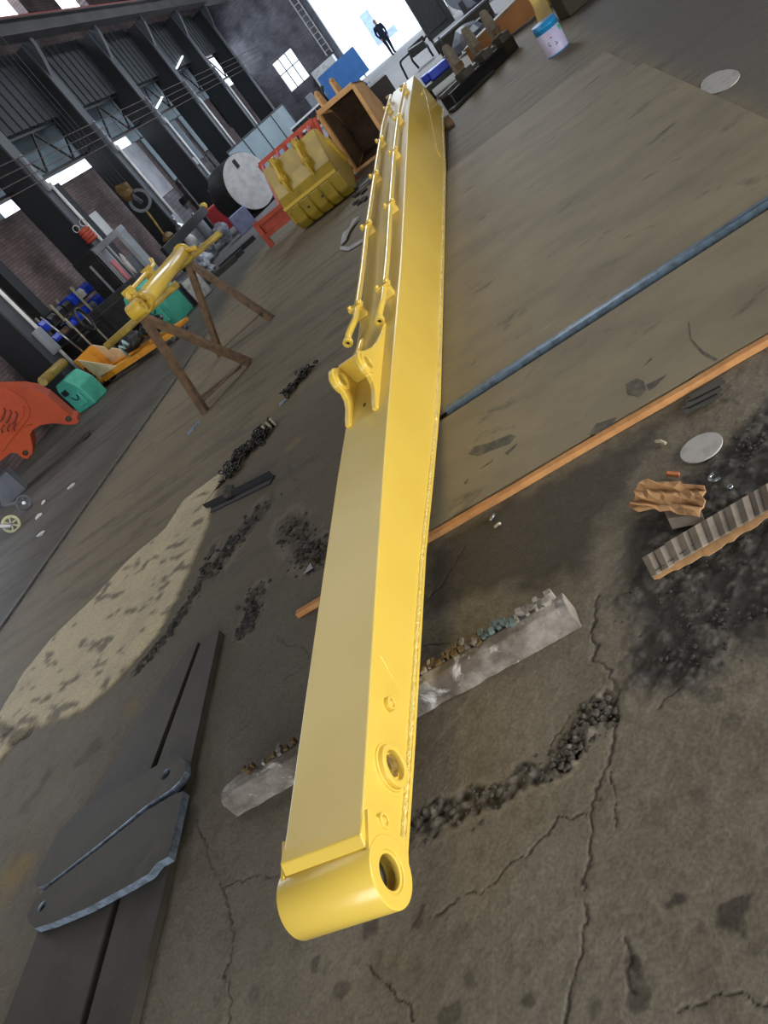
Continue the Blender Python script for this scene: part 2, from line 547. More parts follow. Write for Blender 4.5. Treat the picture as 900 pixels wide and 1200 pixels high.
def floor_paint(x, y):
    n1 = fbm(x * .9, y * .9, 3, 4)
    n2 = fbm(x * 5, y * 5, 11, 4)
    n3 = fbm(x * 26, y * 26, 23, 3)
    st = fbm(x * 1.3 + y * .25, y * 9 - x * .6, 31, 4)               # trowel and drag streaks across the hall
    wx = x + (fbm(x * 14, y * 14, 51, 3) - .5) * .09
    wy = y + (fbm(x * 14, y * 14, 61, 3) - .5) * .09
    ns = fbm(x * 17, y * 17, 201, 4)
    z = (n1 - .5) * .012 + (n3 - .5) * .0035
    c = np.tile(np.array(srgb('#746c5f'))[None, :], (len(x), 1))
    c = lerp(c, sm(.42, .66, n2) * .45, '#665e4f')
    c = lerp(c, sm(.5, .75, n1) * .5, '#6e695f')
    c = lerp(c, sm(.56, .72, n3) * .35, '#574f42')
    # trodden, dusty middle of the hall
    mid = sm(2.3, 4.2, y) * sm(-5.9, -5.2, x + (n2 - .5) * .5)
    c = lerp(c, mid * .6, '#766b54')
    c = lerp(c, mid * sm(.5, .75, st) * .22, '#4d473c')
    c = lerp(c, mid * sm(.62, .3, st) * .15, '#8f8163')
    c = lerp(c, sm(.60, .72, fbm(x * 2.2, y * 6.5, 77, 4)) * mid * .35, '#3f3a32')
    # the lane left of the rail, dark and oily, and the far end of the hall
    gx = np.interp(y, [0, 4.74, 9.16, 45], [-6.15, -5.86, -5.47, -4.2])
    lane = sm(.25, -.25, x - gx + (n2 - .5) * .5)
    c = lerp(c, lane * .9, '#514f4b')
    c = lerp(c, lane * sm(.48, .66, st) * .6, '#35332f')
    c = lerp(c, sm(.9, 0, np.abs(x - gx + .35)) * sm(.4, .6, n1 + .1) * .55, '#3a352d')
    side = sm(.95, 1.2, x + (n2 - .5) * .15)
    c = lerp(c, side * .8, '#5a5854')
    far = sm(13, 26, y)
    c = lerp(c, far * .8, '#898b90')  # far floor made paler: light from the gate put into its colour
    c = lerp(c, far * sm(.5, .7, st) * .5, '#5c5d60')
    # darker ground left of the arm
    oz = sm(.9, -.1, np.hypot((wx + 2.1) / .9, (wy - 3.5) / 1.3) - 1)
    c = lerp(c, oz * .55, '#4a443b')
    # the big pale repair slab
    sd = sdpoly(wx * .5 + x * .5, wy * .5 + y * .5, LIGHT_PATCH)
    k = sm(.02, -.02, sd + (n3 - .5) * .02)
    c = lerp(c, k, '#c6b898')
    c = lerp(c, k * sm(.40, .72, n2) * .5, '#ab9e86')
    c = lerp(c, k * sm(.64, .72, fbm(x * 7, y * 13 + x * 5, 91, 3)) * .8, '#5d5548')
    c = lerp(c, sm(.16, 0, np.abs(sd + .02)) * sm(.5, .7, n2) * .4 * (1 - k), '#6b5a36')
    z = z + k * .014
    for cx, cy, r, kk in STAINS:
        d = np.hypot((wx - cx), (wy - cy) * 1.2) + (ns - .5) * r * 2.6
        c = lerp(c, sm(r * 1.15, r * .55, d) * kk * .85, '#2c2822')
    for poly, col, kk in ((DARKZ, '#2e2c2a', .92), (DARK2, '#332e26', .8)):
        sd = sdpoly(wx, wy, poly)
        k = sm(.06, -.06, sd + (n2 - .5) * .12) * kk
        c = lerp(c, k, col)
        if poly is DARKZ:
            c = lerp(c, k * sm(.55, .7, n3) * .5, '#6a6560')
            z = z + k * (n3 - .55) * .02
    for px, py, rx, col in ((20, 1020, .16, '#8d7540'), (250, 752, .10, '#80683a'), (150, 830, .12, '#77653f'), (330, 470, .25, '#7c6c46'), (345, 520, .1, '#7d6b40')):
        g = G(px, py)
        c = lerp(c, sm(rx, rx * .1, np.hypot(wx - g[0], wy - g[1]) + (n2 - .5) * rx) * .7, col)
    for L, hw, dk, rel in RUB:
        d = pline(wx, wy, L)
        k = sm(hw * 1.15, hw * .55, d + (n2 - .5) * hw)
        c = lerp(c, k * dk, '#2e2b27')
        c = lerp(c, k * sm(.52, .66, fbm(x * 45, y * 45, 131, 2)) * .7, '#6f685d')
        c = lerp(c, sm(hw * .5, 0, np.abs(d - hw * 1.25)) * .35 * (n2 > .45), '#8a8070')
        z = z + k * ((fbm(x * 38, y * 38, 141, 2) - .62) * rel * 2.2)
    for L, w in CRACKS:
        d = pline(x + (fbm(x * 22, y * 22, 151, 3) - .5) * .05, y + (fbm(x * 22, y * 22, 161, 3) - .5) * .05, L)
        w = w * .62
        k = sm(w * 1.5, w * .4, d + (n3 - .5) * w * 1.6)
        c = lerp(c, k * .68, '#26221c')
        z = z - k * .003
    # rail let into the floor
    rl = np.abs(x - gx)
    c = lerp(c, sm(.06, .045, rl) * (y < 11.5), '#5d584e')
    c = lerp(c, sm(.028, .018, np.abs(x - gx - .035)) * (y < 11.5), '#2b2824')
    z = np.where(rl < .045, z + .012, z)
    c = c * (.90 + .2 * fbm(x * 60, y * 60, 171, 2))[:, None]
    return z, np.clip(c, 0, 1)

def build_floor():
    V, FC, Q, off = [], [], [], 0
    R1 = (-3.2, 1.0, .4, 3.2, .005)
    R2 = (-6.8, 1.8, .0, 10.0, .02)
    R3 = (-11.0, 8.0, -7.0, 45.0, .1)
    for lv, (x0, x1, y0, y1, s) in enumerate((R1, R2, R3)):
        nx, ny = int(round((x1 - x0) / s)) + 1, int(round((y1 - y0) / s)) + 1
        gx, gy = np.meshgrid(np.linspace(x0, x1, nx), np.linspace(y0, y1, ny))
        x, y = gx.ravel(), gy.ravel()
        use = np.ones(len(x), bool)
        cx, cy = (gx[:-1, :-1] + gx[1:, 1:]) / 2, (gy[:-1, :-1] + gy[1:, 1:]) / 2
        keep = np.ones(cx.shape, bool)
        for r in ((), (R1,), (R2,))[lv]:
            keep &= ~((cx > r[0]) & (cx < r[1]) & (cy > r[2]) & (cy < r[3]))
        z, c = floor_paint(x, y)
        r = (x0, x1, y0, y1)
        e = np.minimum(np.minimum(x - x0, x1 - x), np.minimum(y - y0, y1 - y))
        z = z * sm(0, .03, e)
        for r in ((), (R1,), (R2,))[lv]:
            ein = np.minimum(np.minimum(x - r[0], r[1] - x), np.minimum(y - r[2], r[3] - y))
            z = z * sm(s * .5, s * 1.5, np.abs(ein))
        idx = np.arange(nx * ny).reshape(ny, nx)
        q = np.stack([idx[:-1, :-1], idx[:-1, 1:], idx[1:, 1:], idx[1:, :-1]], -1)[keep] + off
        V.append(np.stack([x, y, z], 1))
        FC.append(np.concatenate([c, np.ones((len(c), 1))], 1))
        Q.append(q)
        off += nx * ny
    V, FC, Q = np.concatenate(V), np.concatenate(FC), np.concatenate(Q)
    used = np.zeros(len(V), bool)
    used[Q.ravel()] = True
    remap = np.cumsum(used) - 1
    V, FC, Q = V[used], FC[used], remap[Q]
    me = bpy.data.meshes.new('floor')
    me.vertices.add(len(V))
    me.vertices.foreach_set('co', V.astype(np.float32).ravel())
    me.loops.add(Q.size)
    me.loops.foreach_set('vertex_index', Q.astype(np.int32).ravel())
    me.polygons.add(len(Q))
    me.polygons.foreach_set('loop_start', np.arange(0, Q.size, 4, dtype=np.int32))
    me.polygons.foreach_set('loop_total', np.full(len(Q), 4, dtype=np.int32))
    a = me.attributes.new('dirt', 'FLOAT_COLOR', 'POINT')
    a.data.foreach_set('color', FC.astype(np.float32).ravel())
    me.update()
    me.polygons.foreach_set('use_smooth', np.ones(len(Q), bool))
    m = bpy.data.materials.new('stained_concrete')
    m.use_nodes = True
    nt = m.node_tree
    b = nt.nodes['Principled BSDF']
    at = nt.nodes.new('ShaderNodeAttribute')
    at.attribute_name = 'dirt'
    tc = nt.nodes.new('ShaderNodeTexCoord')
    n = nt.nodes.new('ShaderNodeTexNoise')
    n.inputs['Scale'].default_value = 90
    n.inputs['Detail'].default_value = 4
    nt.links.new(tc.outputs['Object'], n.inputs['Vector'])
    r = nt.nodes.new('ShaderNodeValToRGB')
    r.color_ramp.elements[0].position, r.color_ramp.elements[1].position = .3, .7
    r.color_ramp.elements[0].color, r.color_ramp.elements[1].color = (.78, .78, .78, 1), (1.16, 1.16, 1.16, 1)
    nt.links.new(n.outputs['Fac'], r.inputs['Fac'])
    mx = nt.nodes.new('ShaderNodeMix')
    mx.data_type, mx.blend_type = 'RGBA', 'MULTIPLY'
    mx.inputs[0].default_value = 1
    nt.links.new(at.outputs['Color'], mx.inputs[6])
    nt.links.new(r.outputs['Color'], mx.inputs[7])
    nt.links.new(mx.outputs[2], b.inputs['Base Color'])
    b.inputs['Roughness'].default_value = .72
    b.inputs['Specular IOR Level'].default_value = .35
    bp = nt.nodes.new('ShaderNodeBump')
    bp.inputs['Strength'].default_value = .25
    bp.inputs['Distance'].default_value = .006
    nt.links.new(n.outputs['Fac'], bp.inputs['Height'])
    nt.links.new(bp.outputs['Normal'], b.inputs['Normal'])
    me.materials.append(m)
    o = bpy.data.objects.new('floor', me)
    COL.objects.link(o)
    o['kind'] = 'structure'
    o['label'] = 'stained and cracked concrete workshop floor'
    return o

FLOOR = build_floor()

# ------------------------------------------------------------------ the hall
WX, WY = -10.75, 45.0            # inner faces of the left wall and the far wall
COLY = [13.6, 18.05, 22.5, 27.0, 31.4, 35.75, 40.2]
bm = NB()
box(bm, (WX - .15, -1.0, 1.83), (.3, 12.4, 3.66))
box(bm, (WX - .15, 27.25, 1.83), (.3, 35.5, 3.66))
box(bm, (WX - .15, 19.0, 6.35), (.3, 52.0, 2.3))
for y0, y1 in ((-7, 20.0), (27.0, 29.5), (31.9, 45)):
    box(bm, (WX - .15, (y0 + y1) / 2, 8.5), (.3, y1 - y0, 2.0))
box(bm, (WX - .15, 19.0, 9.75), (.3, 52.0, .5))
box(bm, (WX - .15, 3.1, 4.4), (.3, 20.2, 1.6))
WL = struct('wall_left', bm, brick_mat('left_brick', '#8a7876', '#746666', '#5f5759', 'x'), label='dark brick side wall behind steel columns')
for i, y in enumerate(COLY[:-1]):
    y1 = COLY[i + 1]
    yy = y - .2
    k = 0
    while yy < y1 - .2:                                         # grey sheets above the strip of daylight
        bm = NB()
        w_ = min(.9, y1 - .2 - yy)
        box(bm, (WX - .08 + .025 * (k % 2), yy + w_ / 2, 4.7 if i in (1, 2) else 4.55), (.03, w_ + .02, 1.5 if i in (1, 2) else 1.8))
        struct('upper_sheet', bm, M_SHEETG, WL)
        yy += .9
        k += 1
    bm = NB()                                                   # dark corrugated hanging over it
    yy = y + .12
    while yy < y1 - .15:
        box(bm, (-10.15 + .03 * (int(yy / .22) % 2), yy + .11, 5.85), (.04, .2, 1.75))
        yy += .22
    struct('corrugated_sheet', bm, M_CORR, WL)
    bm = NB()                                                   # post in the middle of the bay
    box(bm, (WX + .12, (y + y1) / 2, 1.85), (.24, .36, 3.7))
    struct('brick_pier', bm, M_DKST, WL)
# bays with other fillings: pale boards, glass blocks, rough stone
def wall_panel(name, y0, y1, z0, z1, m, t=.06):
    b_ = NB()
    box(b_, (WX + t / 2 + .005, (y0 + y1) / 2, (z0 + z1) / 2), (t, y1 - y0, z1 - z0))
    return struct(name, b_, m, WL)
wall_panel('pale_board', 24.95, 26.75, 1.9, 3.64, M_PANELW)
wall_panel('pale_block_wall', 24.95, 26.75, .1, 1.88, brick_mat('pale_block', '#8d8d92', '#7f7f86', '#74747a', 'x', 2.2))
wall_panel('rough_stone_panel', 27.3, 31.2, .1, 2.0, M_STONE, .12)
for k in range(4):
    p_ = wall_panel('sheet_panel', 27.25 + k * .98, 28.2 + k * .98, 2.05, 3.62, M_SHEETG)
wall_panel('pale_block_wall', 31.6, 35.5, .1, 2.1, brick_mat('pale_block_b', '#84848a', '#77777d', '#6c6c72', 'x', 2.2))
for k in range(4):
    wall_panel('sheet_panel', 31.65 + k * .98, 32.58 + k * .98, 2.15, 3.62, M_SHEETG)

# panes over solid brick in the two far bays, daylight put into their colour
def wall_window(n, y0, y1, z0, z1):
    b_ = NB()
    for a, c in (((y0 + y1) / 2, z0), ((y0 + y1) / 2, z1)):
        box(b_, (WX + .09, a, c), (.05, y1 - y0, .05))
    for a in (y0, (y0 + y1) / 2, y1):
        box(b_, (WX + .09, a, (z0 + z1) / 2), (.05, .04, z1 - z0))
    o = struct(n, b_, M_WHITE)
    o['label'] = 'small side window high in the brick wall'
    b_ = NB()
    box(b_, (WX + .085, (y0 + y1) / 2, (z0 + z1) / 2), (.01, y1 - y0, z1 - z0))
    struct('pane', b_, mat('lit_glass', '#9fb4d6', .2), o)
wall_window('window_2', 36.6, 37.9, 2.3, 3.6)
wall_window('window_3', 38.6, 39.7, 2.3, 3.6)

# columns, with corbels that carry the crane runway
col_names = ['beside the shelf of blue bins', 'with the red cap, beside the press frame', 'beside the hanging crane hook',
             'with the small notice box, behind the white tank', 'behind the left end of the grey partition', 'behind the grey partition, second from the far wall', 'closest to the far brick wall']
for i, y in enumerate(COLY):
    t = Thing('steel_column', 'dark steel column with pale flange ' + col_names[i], 'column', (-10.0, y, 0), group='columns of the left wall')
    bm = NB()
    box(bm, (-10.02, y, 3.3), (.76, .26, 6.6))
    t.part('web', bm, M_COLM)
    bm = NB()
    box(bm, (-9.61, y, 3.3), (.05, .42, 6.6))
    t.part('flange', bm, M_COLF)
    bm = NB()
    prism(bm, [(-9.585, y - .1, 6.64), (-9.36, y - .1, 6.64), (-9.36, y - .1, 6.45), (-9.46, y - .1, 6.05), (-9.585, y - .1, 5.7)], (0, .2, 0))
    t.part('corbel', bm, M_COLF)
    if i < 6:
        bm = NB()
        tube(bm, (-9.545, y + .17, .05), (-9.545, y + .17, 3.6), .04, 8)
        t.part('conduit_pipe', bm, M_BRIGHT)  # bright white puts the pipe's glint into its colour
    bm = NB()
    box(bm, (-9.56, y, 3.9), (.1, .12, .9))
    t.part('conductor_bracket', bm, M_GREYL)
# lattice bracing between the columns
for i in range(0, 6):
    y, y1 = COLY[i] + .14, COLY[i + 1] - .14
    t = Thing('lattice_girder', 'black lattice bracing in %s bay of the left wall' % ['the nearest visible', 'the second', 'the third', 'the fourth', 'the fifth', 'the sixth'][i], 'girder', (-10.2, (y + y1) / 2, 3.9), group='lattice bracing of the left wall')
    bm = NB()
    for z in (3.92, 4.9):
        bar(bm, (-10.25, y, z), (-10.25, y1, z), .06, .06)
    t.part('chord', bm, M_BLACK)
    bm = NB()
    n = 5
    for k in range(n):
        a, b_ = y + (y1 - y) * k / n, y + (y1 - y) * (k + 1) / n
        za, zb = (3.92, 4.9) if k % 2 == 0 else (4.9, 3.92)
        bar(bm, (-10.25, a, za), (-10.25, b_, zb), .045, .045)
    t.part('diagonal', bm, M_BLACK)
# crane runway, red cable on it, conductor bars
t = Thing('crane_runway_beam', 'long grey crane runway beam along the column tops', 'beam', (-9.45, 26, 6.64))
bm = NB()
box(bm, (-9.35, 20, 6.84), (.12, 50, .36))
box(bm, (-9.35, 20, 6.66), (.4, 50, .03))
box(bm, (-9.35, 20, 7.03), (.4, 50, .03))
t.part('girder_web', bm, M_BEAM)
bm = NB()
box(bm, (-9.45, 20, 7.07), (.08, 50, .06))
t.part('crane_rail', bm, M_BEAM)
bm = NB()
tube(bm, (-9.2, -5, 7.09), (-9.2, 45, 7.09), .025, 6)
single('red_cable', bm, M_REDL, 'thin red cable stretched along the crane runway beam', 'cable', (-9.2, 20, 7.06))
for k, z in enumerate((3.7, 3.9, 4.1, 4.3)):
    bm = NB()
    tube(bm, (-9.48, -5, z), (-9.48, 44.9, z), .010, 6)
    single('conductor_bar', bm, M_COPPER, 'brownish crane conductor wire running along the columns, %s of four' % ['lowest', 'second lowest', 'second highest', 'highest'][k], 'wire', (-9.48, 20, z), 'conductor wires')
# roof without openings
bm = NB()
box(bm, (-1.5, 19, 10.05), (19.4, 52.4, .1))
CE = struct('ceiling', bm, M_ROOF, label='dark sheet roof with open roof lights')
for i in range(9):
    yy = -3 + 6 * i
    bm = NB()
    box(bm, (-1.4, yy, 9.8), (18.6, .18, .4))
    struct('roof_beam', bm, M_DKST, CE)
# far wall with window and gate
bm = NB()
wm = brick_mat('far_brick', '#83848c', '#6f7078', '#62636a', 'y', 4.2)
w0, w1, zz0, zz1, JX = -9.50, -8.23, 1.73, 3.30, -6.25
box(bm, ((WX - .3 + w0) / 2, WY + .15, 5.0), (w0 - WX + .3, .3, 10))
box(bm, ((w1 + JX) / 2, WY + .15, 5.0), (JX - w1, .3, 10))
box(bm, ((w0 + w1) / 2, WY + .15, zz0 / 2), (w1 - w0, .3, zz0))
box(bm, ((w0 + w1) / 2, WY + .15, (zz1 + 10) / 2), (w1 - w0, .3, 10 - zz1))
box(bm, ((JX + 2.5) / 2, WY + .15, 7.95), (2.5 - JX, .3, 4.1))
box(bm, (5.35, WY + .15, 5.0), (5.7, .3, 10))
WB = struct('wall_back', bm, wm, label='dark grey brick end wall with a window and a wide gate')
bm = NB()
box(bm, (JX - .12, WY - .04, 3.0), (.24, .08, 6.0))
struct('door_jamb', bm, M_GREY, WB)
bm = NB()
for x in (w0, (w0 * 2 + w1) / 3, (w0 + 2 * w1) / 3, w1):
    box(bm, (x, WY + .1, (zz0 + zz1) / 2), (.05, .06, zz1 - zz0))
for z in (zz0, (zz0 + zz1) / 2 + .12, zz1):
    box(bm, ((w0 + w1) / 2, WY + .1, z), (w1 - w0, .06, .05))
wn = struct('window_1', bm, M_GREYL, label='bright steel-framed window in the end wall')
gm = bpy.data.materials.new('window_glass')
gm.use_nodes = True
gb = gm.node_tree.nodes['Principled BSDF']
gb.inputs['Transmission Weight'].default_value = 1.0
gb.inputs['Roughness'].default_value = .15
gb.inputs['IOR'].default_value = 1.05
for k in range(3):
    for j in range(2):
        bm = NB()
        xa, xb = w0 + (w1 - w0) * k / 3, w0 + (w1 - w0) * (k + 1) / 3
        za, zb = ((zz0, (zz0 + zz1) / 2 + .12), ((zz0 + zz1) / 2 + .12, zz1))[j]
        box(bm, ((xa + xb) / 2, WY + .1, (za + zb) / 2), (xb - xa - .05, .006, zb - za - .05))
        struct('pane', bm, gm, wn)
# walls behind and to the right of the photographer, each with its open gate
bm = NB()
box(bm, (8.15, -5.1, 5.0), (.3, 4.2, 10))
box(bm, (8.15, 24.9, 5.0), (.3, 40.6, 10))
box(bm, (8.15, .8, 6.65), (.3, 7.6, 6.7))
struct('wall_right', bm, M_PANELW, label='pale side wall with an open gate')
bm = NB()
box(bm, (-8.0, -7.15, 5.0), (6.4, .3, 10))
box(bm, (5.5, -7.15, 5.0), (6.0, .3, 10))
box(bm, (-1.15, -7.15, 7.4), (7.3, .3, 5.2))
struct('wall_front', bm, M_PANELW, label='pale wall with an open gate behind the photographer')
# yard beyond the far gate
bm = NB()
box(bm, (-6, 75, -.06), (90, 59.8, .1))
YD = struct('yard_ground', bm, M_OUTG, label='sunlit pale yard beyond the gate')
bm = NB()
box(bm, (-14, 96, 6), (80, 1, 12))
struct('wall_yard', bm, M_OUTW, label='pale building across the yard')
bm = NB()
box(bm, (-6.0, 62, 1.4), (.7, .12, 2.2))
box(bm, (-5.2, 62, .5), (1.0, .12, .5))
single('yard_sign', bm, M_OUTB, 'pale blue sign panel standing in the bright yard', 'sign', (-6.0, 62, -.01))

# two added glowing tubes, standing in for daylight slits high on the wall
for k, (a_, b_) in enumerate((((182, 129), (190, 114)), ((207, 80), (214, 66)))):
    def _px(px, py, x):
        d = _RM @ np.array([px - 450.0, 600.0 - py, -F])
        return Vector((x, d[1] * x / d[0], CAMH + d[2] * x / d[0]))
    p_, q_ = _px(*a_, -10.06), _px(*b_, -10.06)
    t = Thing('tube_lamp', ['short glowing tube lamp on the lattice bracing, nearer one', 'short glowing tube lamp on the lattice bracing, farther one'][k], 'lamp', p_, group='tube lamps')
    bm = NB()
    tube(bm, p_, q_, .03, 8)
    em = bpy.data.materials.get('lamp_glow')
    if not em:
        em = bpy.data.materials.new('lamp_glow')
        em.use_nodes = True
        em.node_tree.nodes['Principled BSDF'].inputs['Emission Color'].default_value = (.8, .92, 1, 1)
        em.node_tree.nodes['Principled BSDF'].inputs['Emission Strength'].default_value = 5
    t.part('tube', bm, em)
    bm = NB()
    bar(bm, p_ + Vector((-.045, 0, 0)), q_ + Vector((-.045, 0, 0)), .08, .03)
    box(bm, (p_ + q_) / 2 + Vector((-.32, 0, 0)), (.62, .04, .04))
    t.part('holder', bm, M_WHITE)

# ------------------------------------------------------------------ the long yellow excavator arm
def itp(y, t):
    return float(np.interp(y, [a for a, _ in t], [b for _, b in t]))
ZB_T = [(1.0, .130), (1.46, .118), (2.4, .104), (3.0, .07), (3.8, .030), (6.4, .028), (9.4, .035), (12.2, .125), (13.0, .135)]
ZT_T = [(.98, .300), (1.63, .340), (2.17, .372), (2.84, .408), (5.1, .496), (6.9, .602), (9.5, .752), (12.1, .830), (12.55, .56), (13.0, .20)]
WD_T = [(1.0, .265), (3.5, .262), (4.6, .30), (6.0, .335), (8.0, .35), (13.0, .355)]
def XR(y): return -1.158 + .010 * (y - 1.05)
def ZB(y): return itp(y, ZB_T)
def ZT(y): return itp(y, ZT_T)
def WD(y): return itp(y, WD_T)
arm = Thing('long_excavator_boom', 'very long yellow painted excavator boom lying along the floor on timber', 'excavator boom', (-1.28, 6.0, 0))
ST = [1.10] + [1.2 + .2 * i for i in range(55)] + [12.1, 12.2, 12.3, 12.4, 12.55, 12.75, 13.0]
ST = sorted(set(round(s, 3) for s in ST))
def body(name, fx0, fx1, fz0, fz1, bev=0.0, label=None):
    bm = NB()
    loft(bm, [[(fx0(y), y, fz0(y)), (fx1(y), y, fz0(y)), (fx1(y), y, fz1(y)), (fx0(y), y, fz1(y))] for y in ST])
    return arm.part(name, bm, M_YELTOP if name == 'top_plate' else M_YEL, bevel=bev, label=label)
side_r = body('side_plate', lambda y: XR(y) - .012, XR, lambda y: ZB(y) + .0135, lambda y: ZT(y) - .004, .002)
body('side_plate', lambda y: XR(y) - WD(y), lambda y: XR(y) - WD(y) + .012, lambda y: ZB(y) + .0135, lambda y: ZT(y) - .004, .002)
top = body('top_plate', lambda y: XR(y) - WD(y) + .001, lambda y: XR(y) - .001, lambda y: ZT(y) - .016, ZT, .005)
body('bottom_plate', lambda y: XR(y) - WD(y) - .014, lambda y: XR(y) + .014, ZB, lambda y: ZB(y) + .013, .002)
# weld beads: along the lower right corner and around the repair patches
def weld(pts, r, parent=None, step=.012, seed=1):
    rnd = random.Random(seed)
    P, Rr = [], []
    for a, b in zip(pts, pts[1:]):
        a, b = Vector(a), Vector(b)
        n = max(2, int((b - a).length / step))
        for k in range(n):
            P.append(a.lerp(b, k / n))
            Rr.append(r * rnd.uniform(.75, 1.3))
    P.append(Vector(pts[-1]))
    Rr.append(r)
    bm = NB()
    path(bm, P, r, 6, Rr)
    return arm.part('weld_bead', bm, M_WELD if r > .004 else M_YEL, parent)
weld([(XR(y) + .002, y, ZB(y) + .016) for y in np.arange(1.15, 3.6, .15)], .0095, step=.010)
weld([(XR(y) + .002, y, ZB(y) + .016) for y in np.arange(3.55, 12.6, .4)], .011, step=.03)
def SP(y, z, e=0.0):
    return Vector((XR(y) + e, y, z))
weld([SP(1.70, .305, .0), SP(1.655, .22, .0), SP(1.635, .145, .0)], .0022, step=.01, seed=5)
weld([SP(11.64, .485, .002), SP(10.6, .32, .002), SP(9.75, .211, .002)], .009, step=.03)
# reinforcing patch near the far end
bm = NB()
prism(bm, [SP(9.7, .12, .001), SP(12.3, .2, .001), SP(12.2, .62, .001), SP(11.7, .50, .001), SP(9.7, .21, .001)], (.008, 0, 0))
arm.part('doubler_plate', bm, M_YEL, bevel=.002)
# boss at the near end
BC = Vector((0, 1.045, .196))
bm = NB()
ring(bm, (-1.447, BC.y, BC.z), (1, 0, 0), .0905, .052, .306, 56)
boss = arm.part('end_boss', bm, M_YEL, bevel=.004)
bm = NB()
ring(bm, (-1.165, BC.y, BC.z), (1, 0, 0), .053, .044, .018, 40)
arm.part('seal_ring', bm, M_YEL, boss, bevel=.0015)
bm = NB()
ring(bm, (-1.43, BC.y, BC.z), (1, 0, 0), .0525, .038, .235, 32)
arm.part('bushing', bm, M_HOLE, boss)
# fillet that carries the boss into the box section
bm = NB()
loft(bm, [[(x, 1.095, .265), (x, 1.16, .278), (x, 1.16, ZT(1.16) - .004), (x, 1.088, ZT(1.1) + .004), (x, 1.066, .284)] for x in (-1.424, -1.156)])
arm.part('transition_strip', bm, M_YEL, bevel=.004)
for x0 in (-1.157, -1.438):                                         # rounded cheeks round the boss
    bm = NB()
    pts = [(x0, BC.y + math.cos(a) * .086, BC.z + math.sin(a) * .086) for a in np.linspace(math.radians(100), math.radians(292), 22)]
    pts += [(x0, 1.16, .128), (x0, 1.16, .305)]
    plate_hole(bm, pts, (.012, 0, 0), [((x0, BC.y, BC.z), .060)], 24)
    arm.part('boss_cheek', bm, M_YEL, bevel=.002)
# pin boss on the side, stuffed with paper, and two grease ports
pc = SP(1.345, .214)
bm = NB()
ring(bm, pc + Vector((-.02, 0, 0)), (1, 0, 0), .062, .042, .042, 40)
pb = arm.part('pin_boss', bm, M_YEL, bevel=.005)
bm = NB()
ring(bm, pc + Vector((-.01, 0, 0)), (1, 0, 0), .070, .061, .016, 40)
arm.part('weld_ring', bm, M_YEL, pb, bevel=.004)
bm = NB()
blob(bm, pc + Vector((-.006, 0, 0)), (.02, .041, .041), 3, .35, 4)
arm.part('paper_plug', bm, M_PAPER, pb, label='crumpled paper stuffed in the bore')
for (y, z) in ((1.545, .246), (1.163, .236)):
    c = SP(y, z)
    bm = NB()
    ring(bm, c + Vector((-.004, 0, 0)), (1, 0, 0), .022, .013, .022, 24)
    g = arm.part('grease_port', bm, M_YEL, bevel=.003)
    bm = NB()
    blob(bm, c + Vector((.006, 0, 0)), (.012, .0135, .0135), 2, .02, 2)
    arm.part('grease_nipple', bm, M_YEL, g)
# cylinder lugs on the top plate
def lug_outline(x):
    c = (3.475, .548)
    R_ = .072
    zz = lambda y: ZT(y) - .003
    L = [(3.20, zz(3.20)), (3.195, ZT(3.2) + .018), (3.25, .452), (3.33, .462), (3.385, .482), (3.405, .508)]
    L += [(c[0] + R_ * math.cos(a), c[1] + R_ * math.sin(a)) for a in np.linspace(math.radians(205), math.radians(52), 12)]
    L += [(3.58, .575), (3.70, .533), (3.85, .500), (4.0, .482), (4.12, .478), (4.16, .470), (4.165, zz(4.16))]
    L += [(y, zz(y)) for y in (3.9, 3.6, 3.4)]
    return [(x, a, b) for a, b in L], (x, c[0], c[1])
for x in (-1.225, -1.385):
    bm = NB()
    o_, c_ = lug_outline(x)
    plate_hole(bm, o_, (.026, 0, 0), [(c_, .034)], 20)
    lg = arm.part('cylinder_lug', bm, M_YEL, bevel=.004)
    bm = NB()
    ring(bm, (x - .012, c_[1], c_[2]), (1, 0, 0), .056, .0335, .05, 28)
    arm.part('lug_boss', bm, M_YEL, lg, bevel=.003)
bm = NB()                                                           # web between the lugs
loft(bm, [[(-1.36, 3.56, .585), (-1.224, 3.56, .585), (-1.224, 3.58, .588), (-1.36, 3.58, .588)],
          [(-1.36, 3.62, .44), (-1.224, 3.62, .44), (-1.224, 3.64, .44), (-1.36, 3.64, .44)]])
arm.part('lug_web', bm, M_YEL, bevel=.003)
bm = NB()
box(bm, (-1.29, 3.33, ZT(3.33) + .001), (.012, .03, .004))
arm.part('paint_chip', bm, M_HOLE)
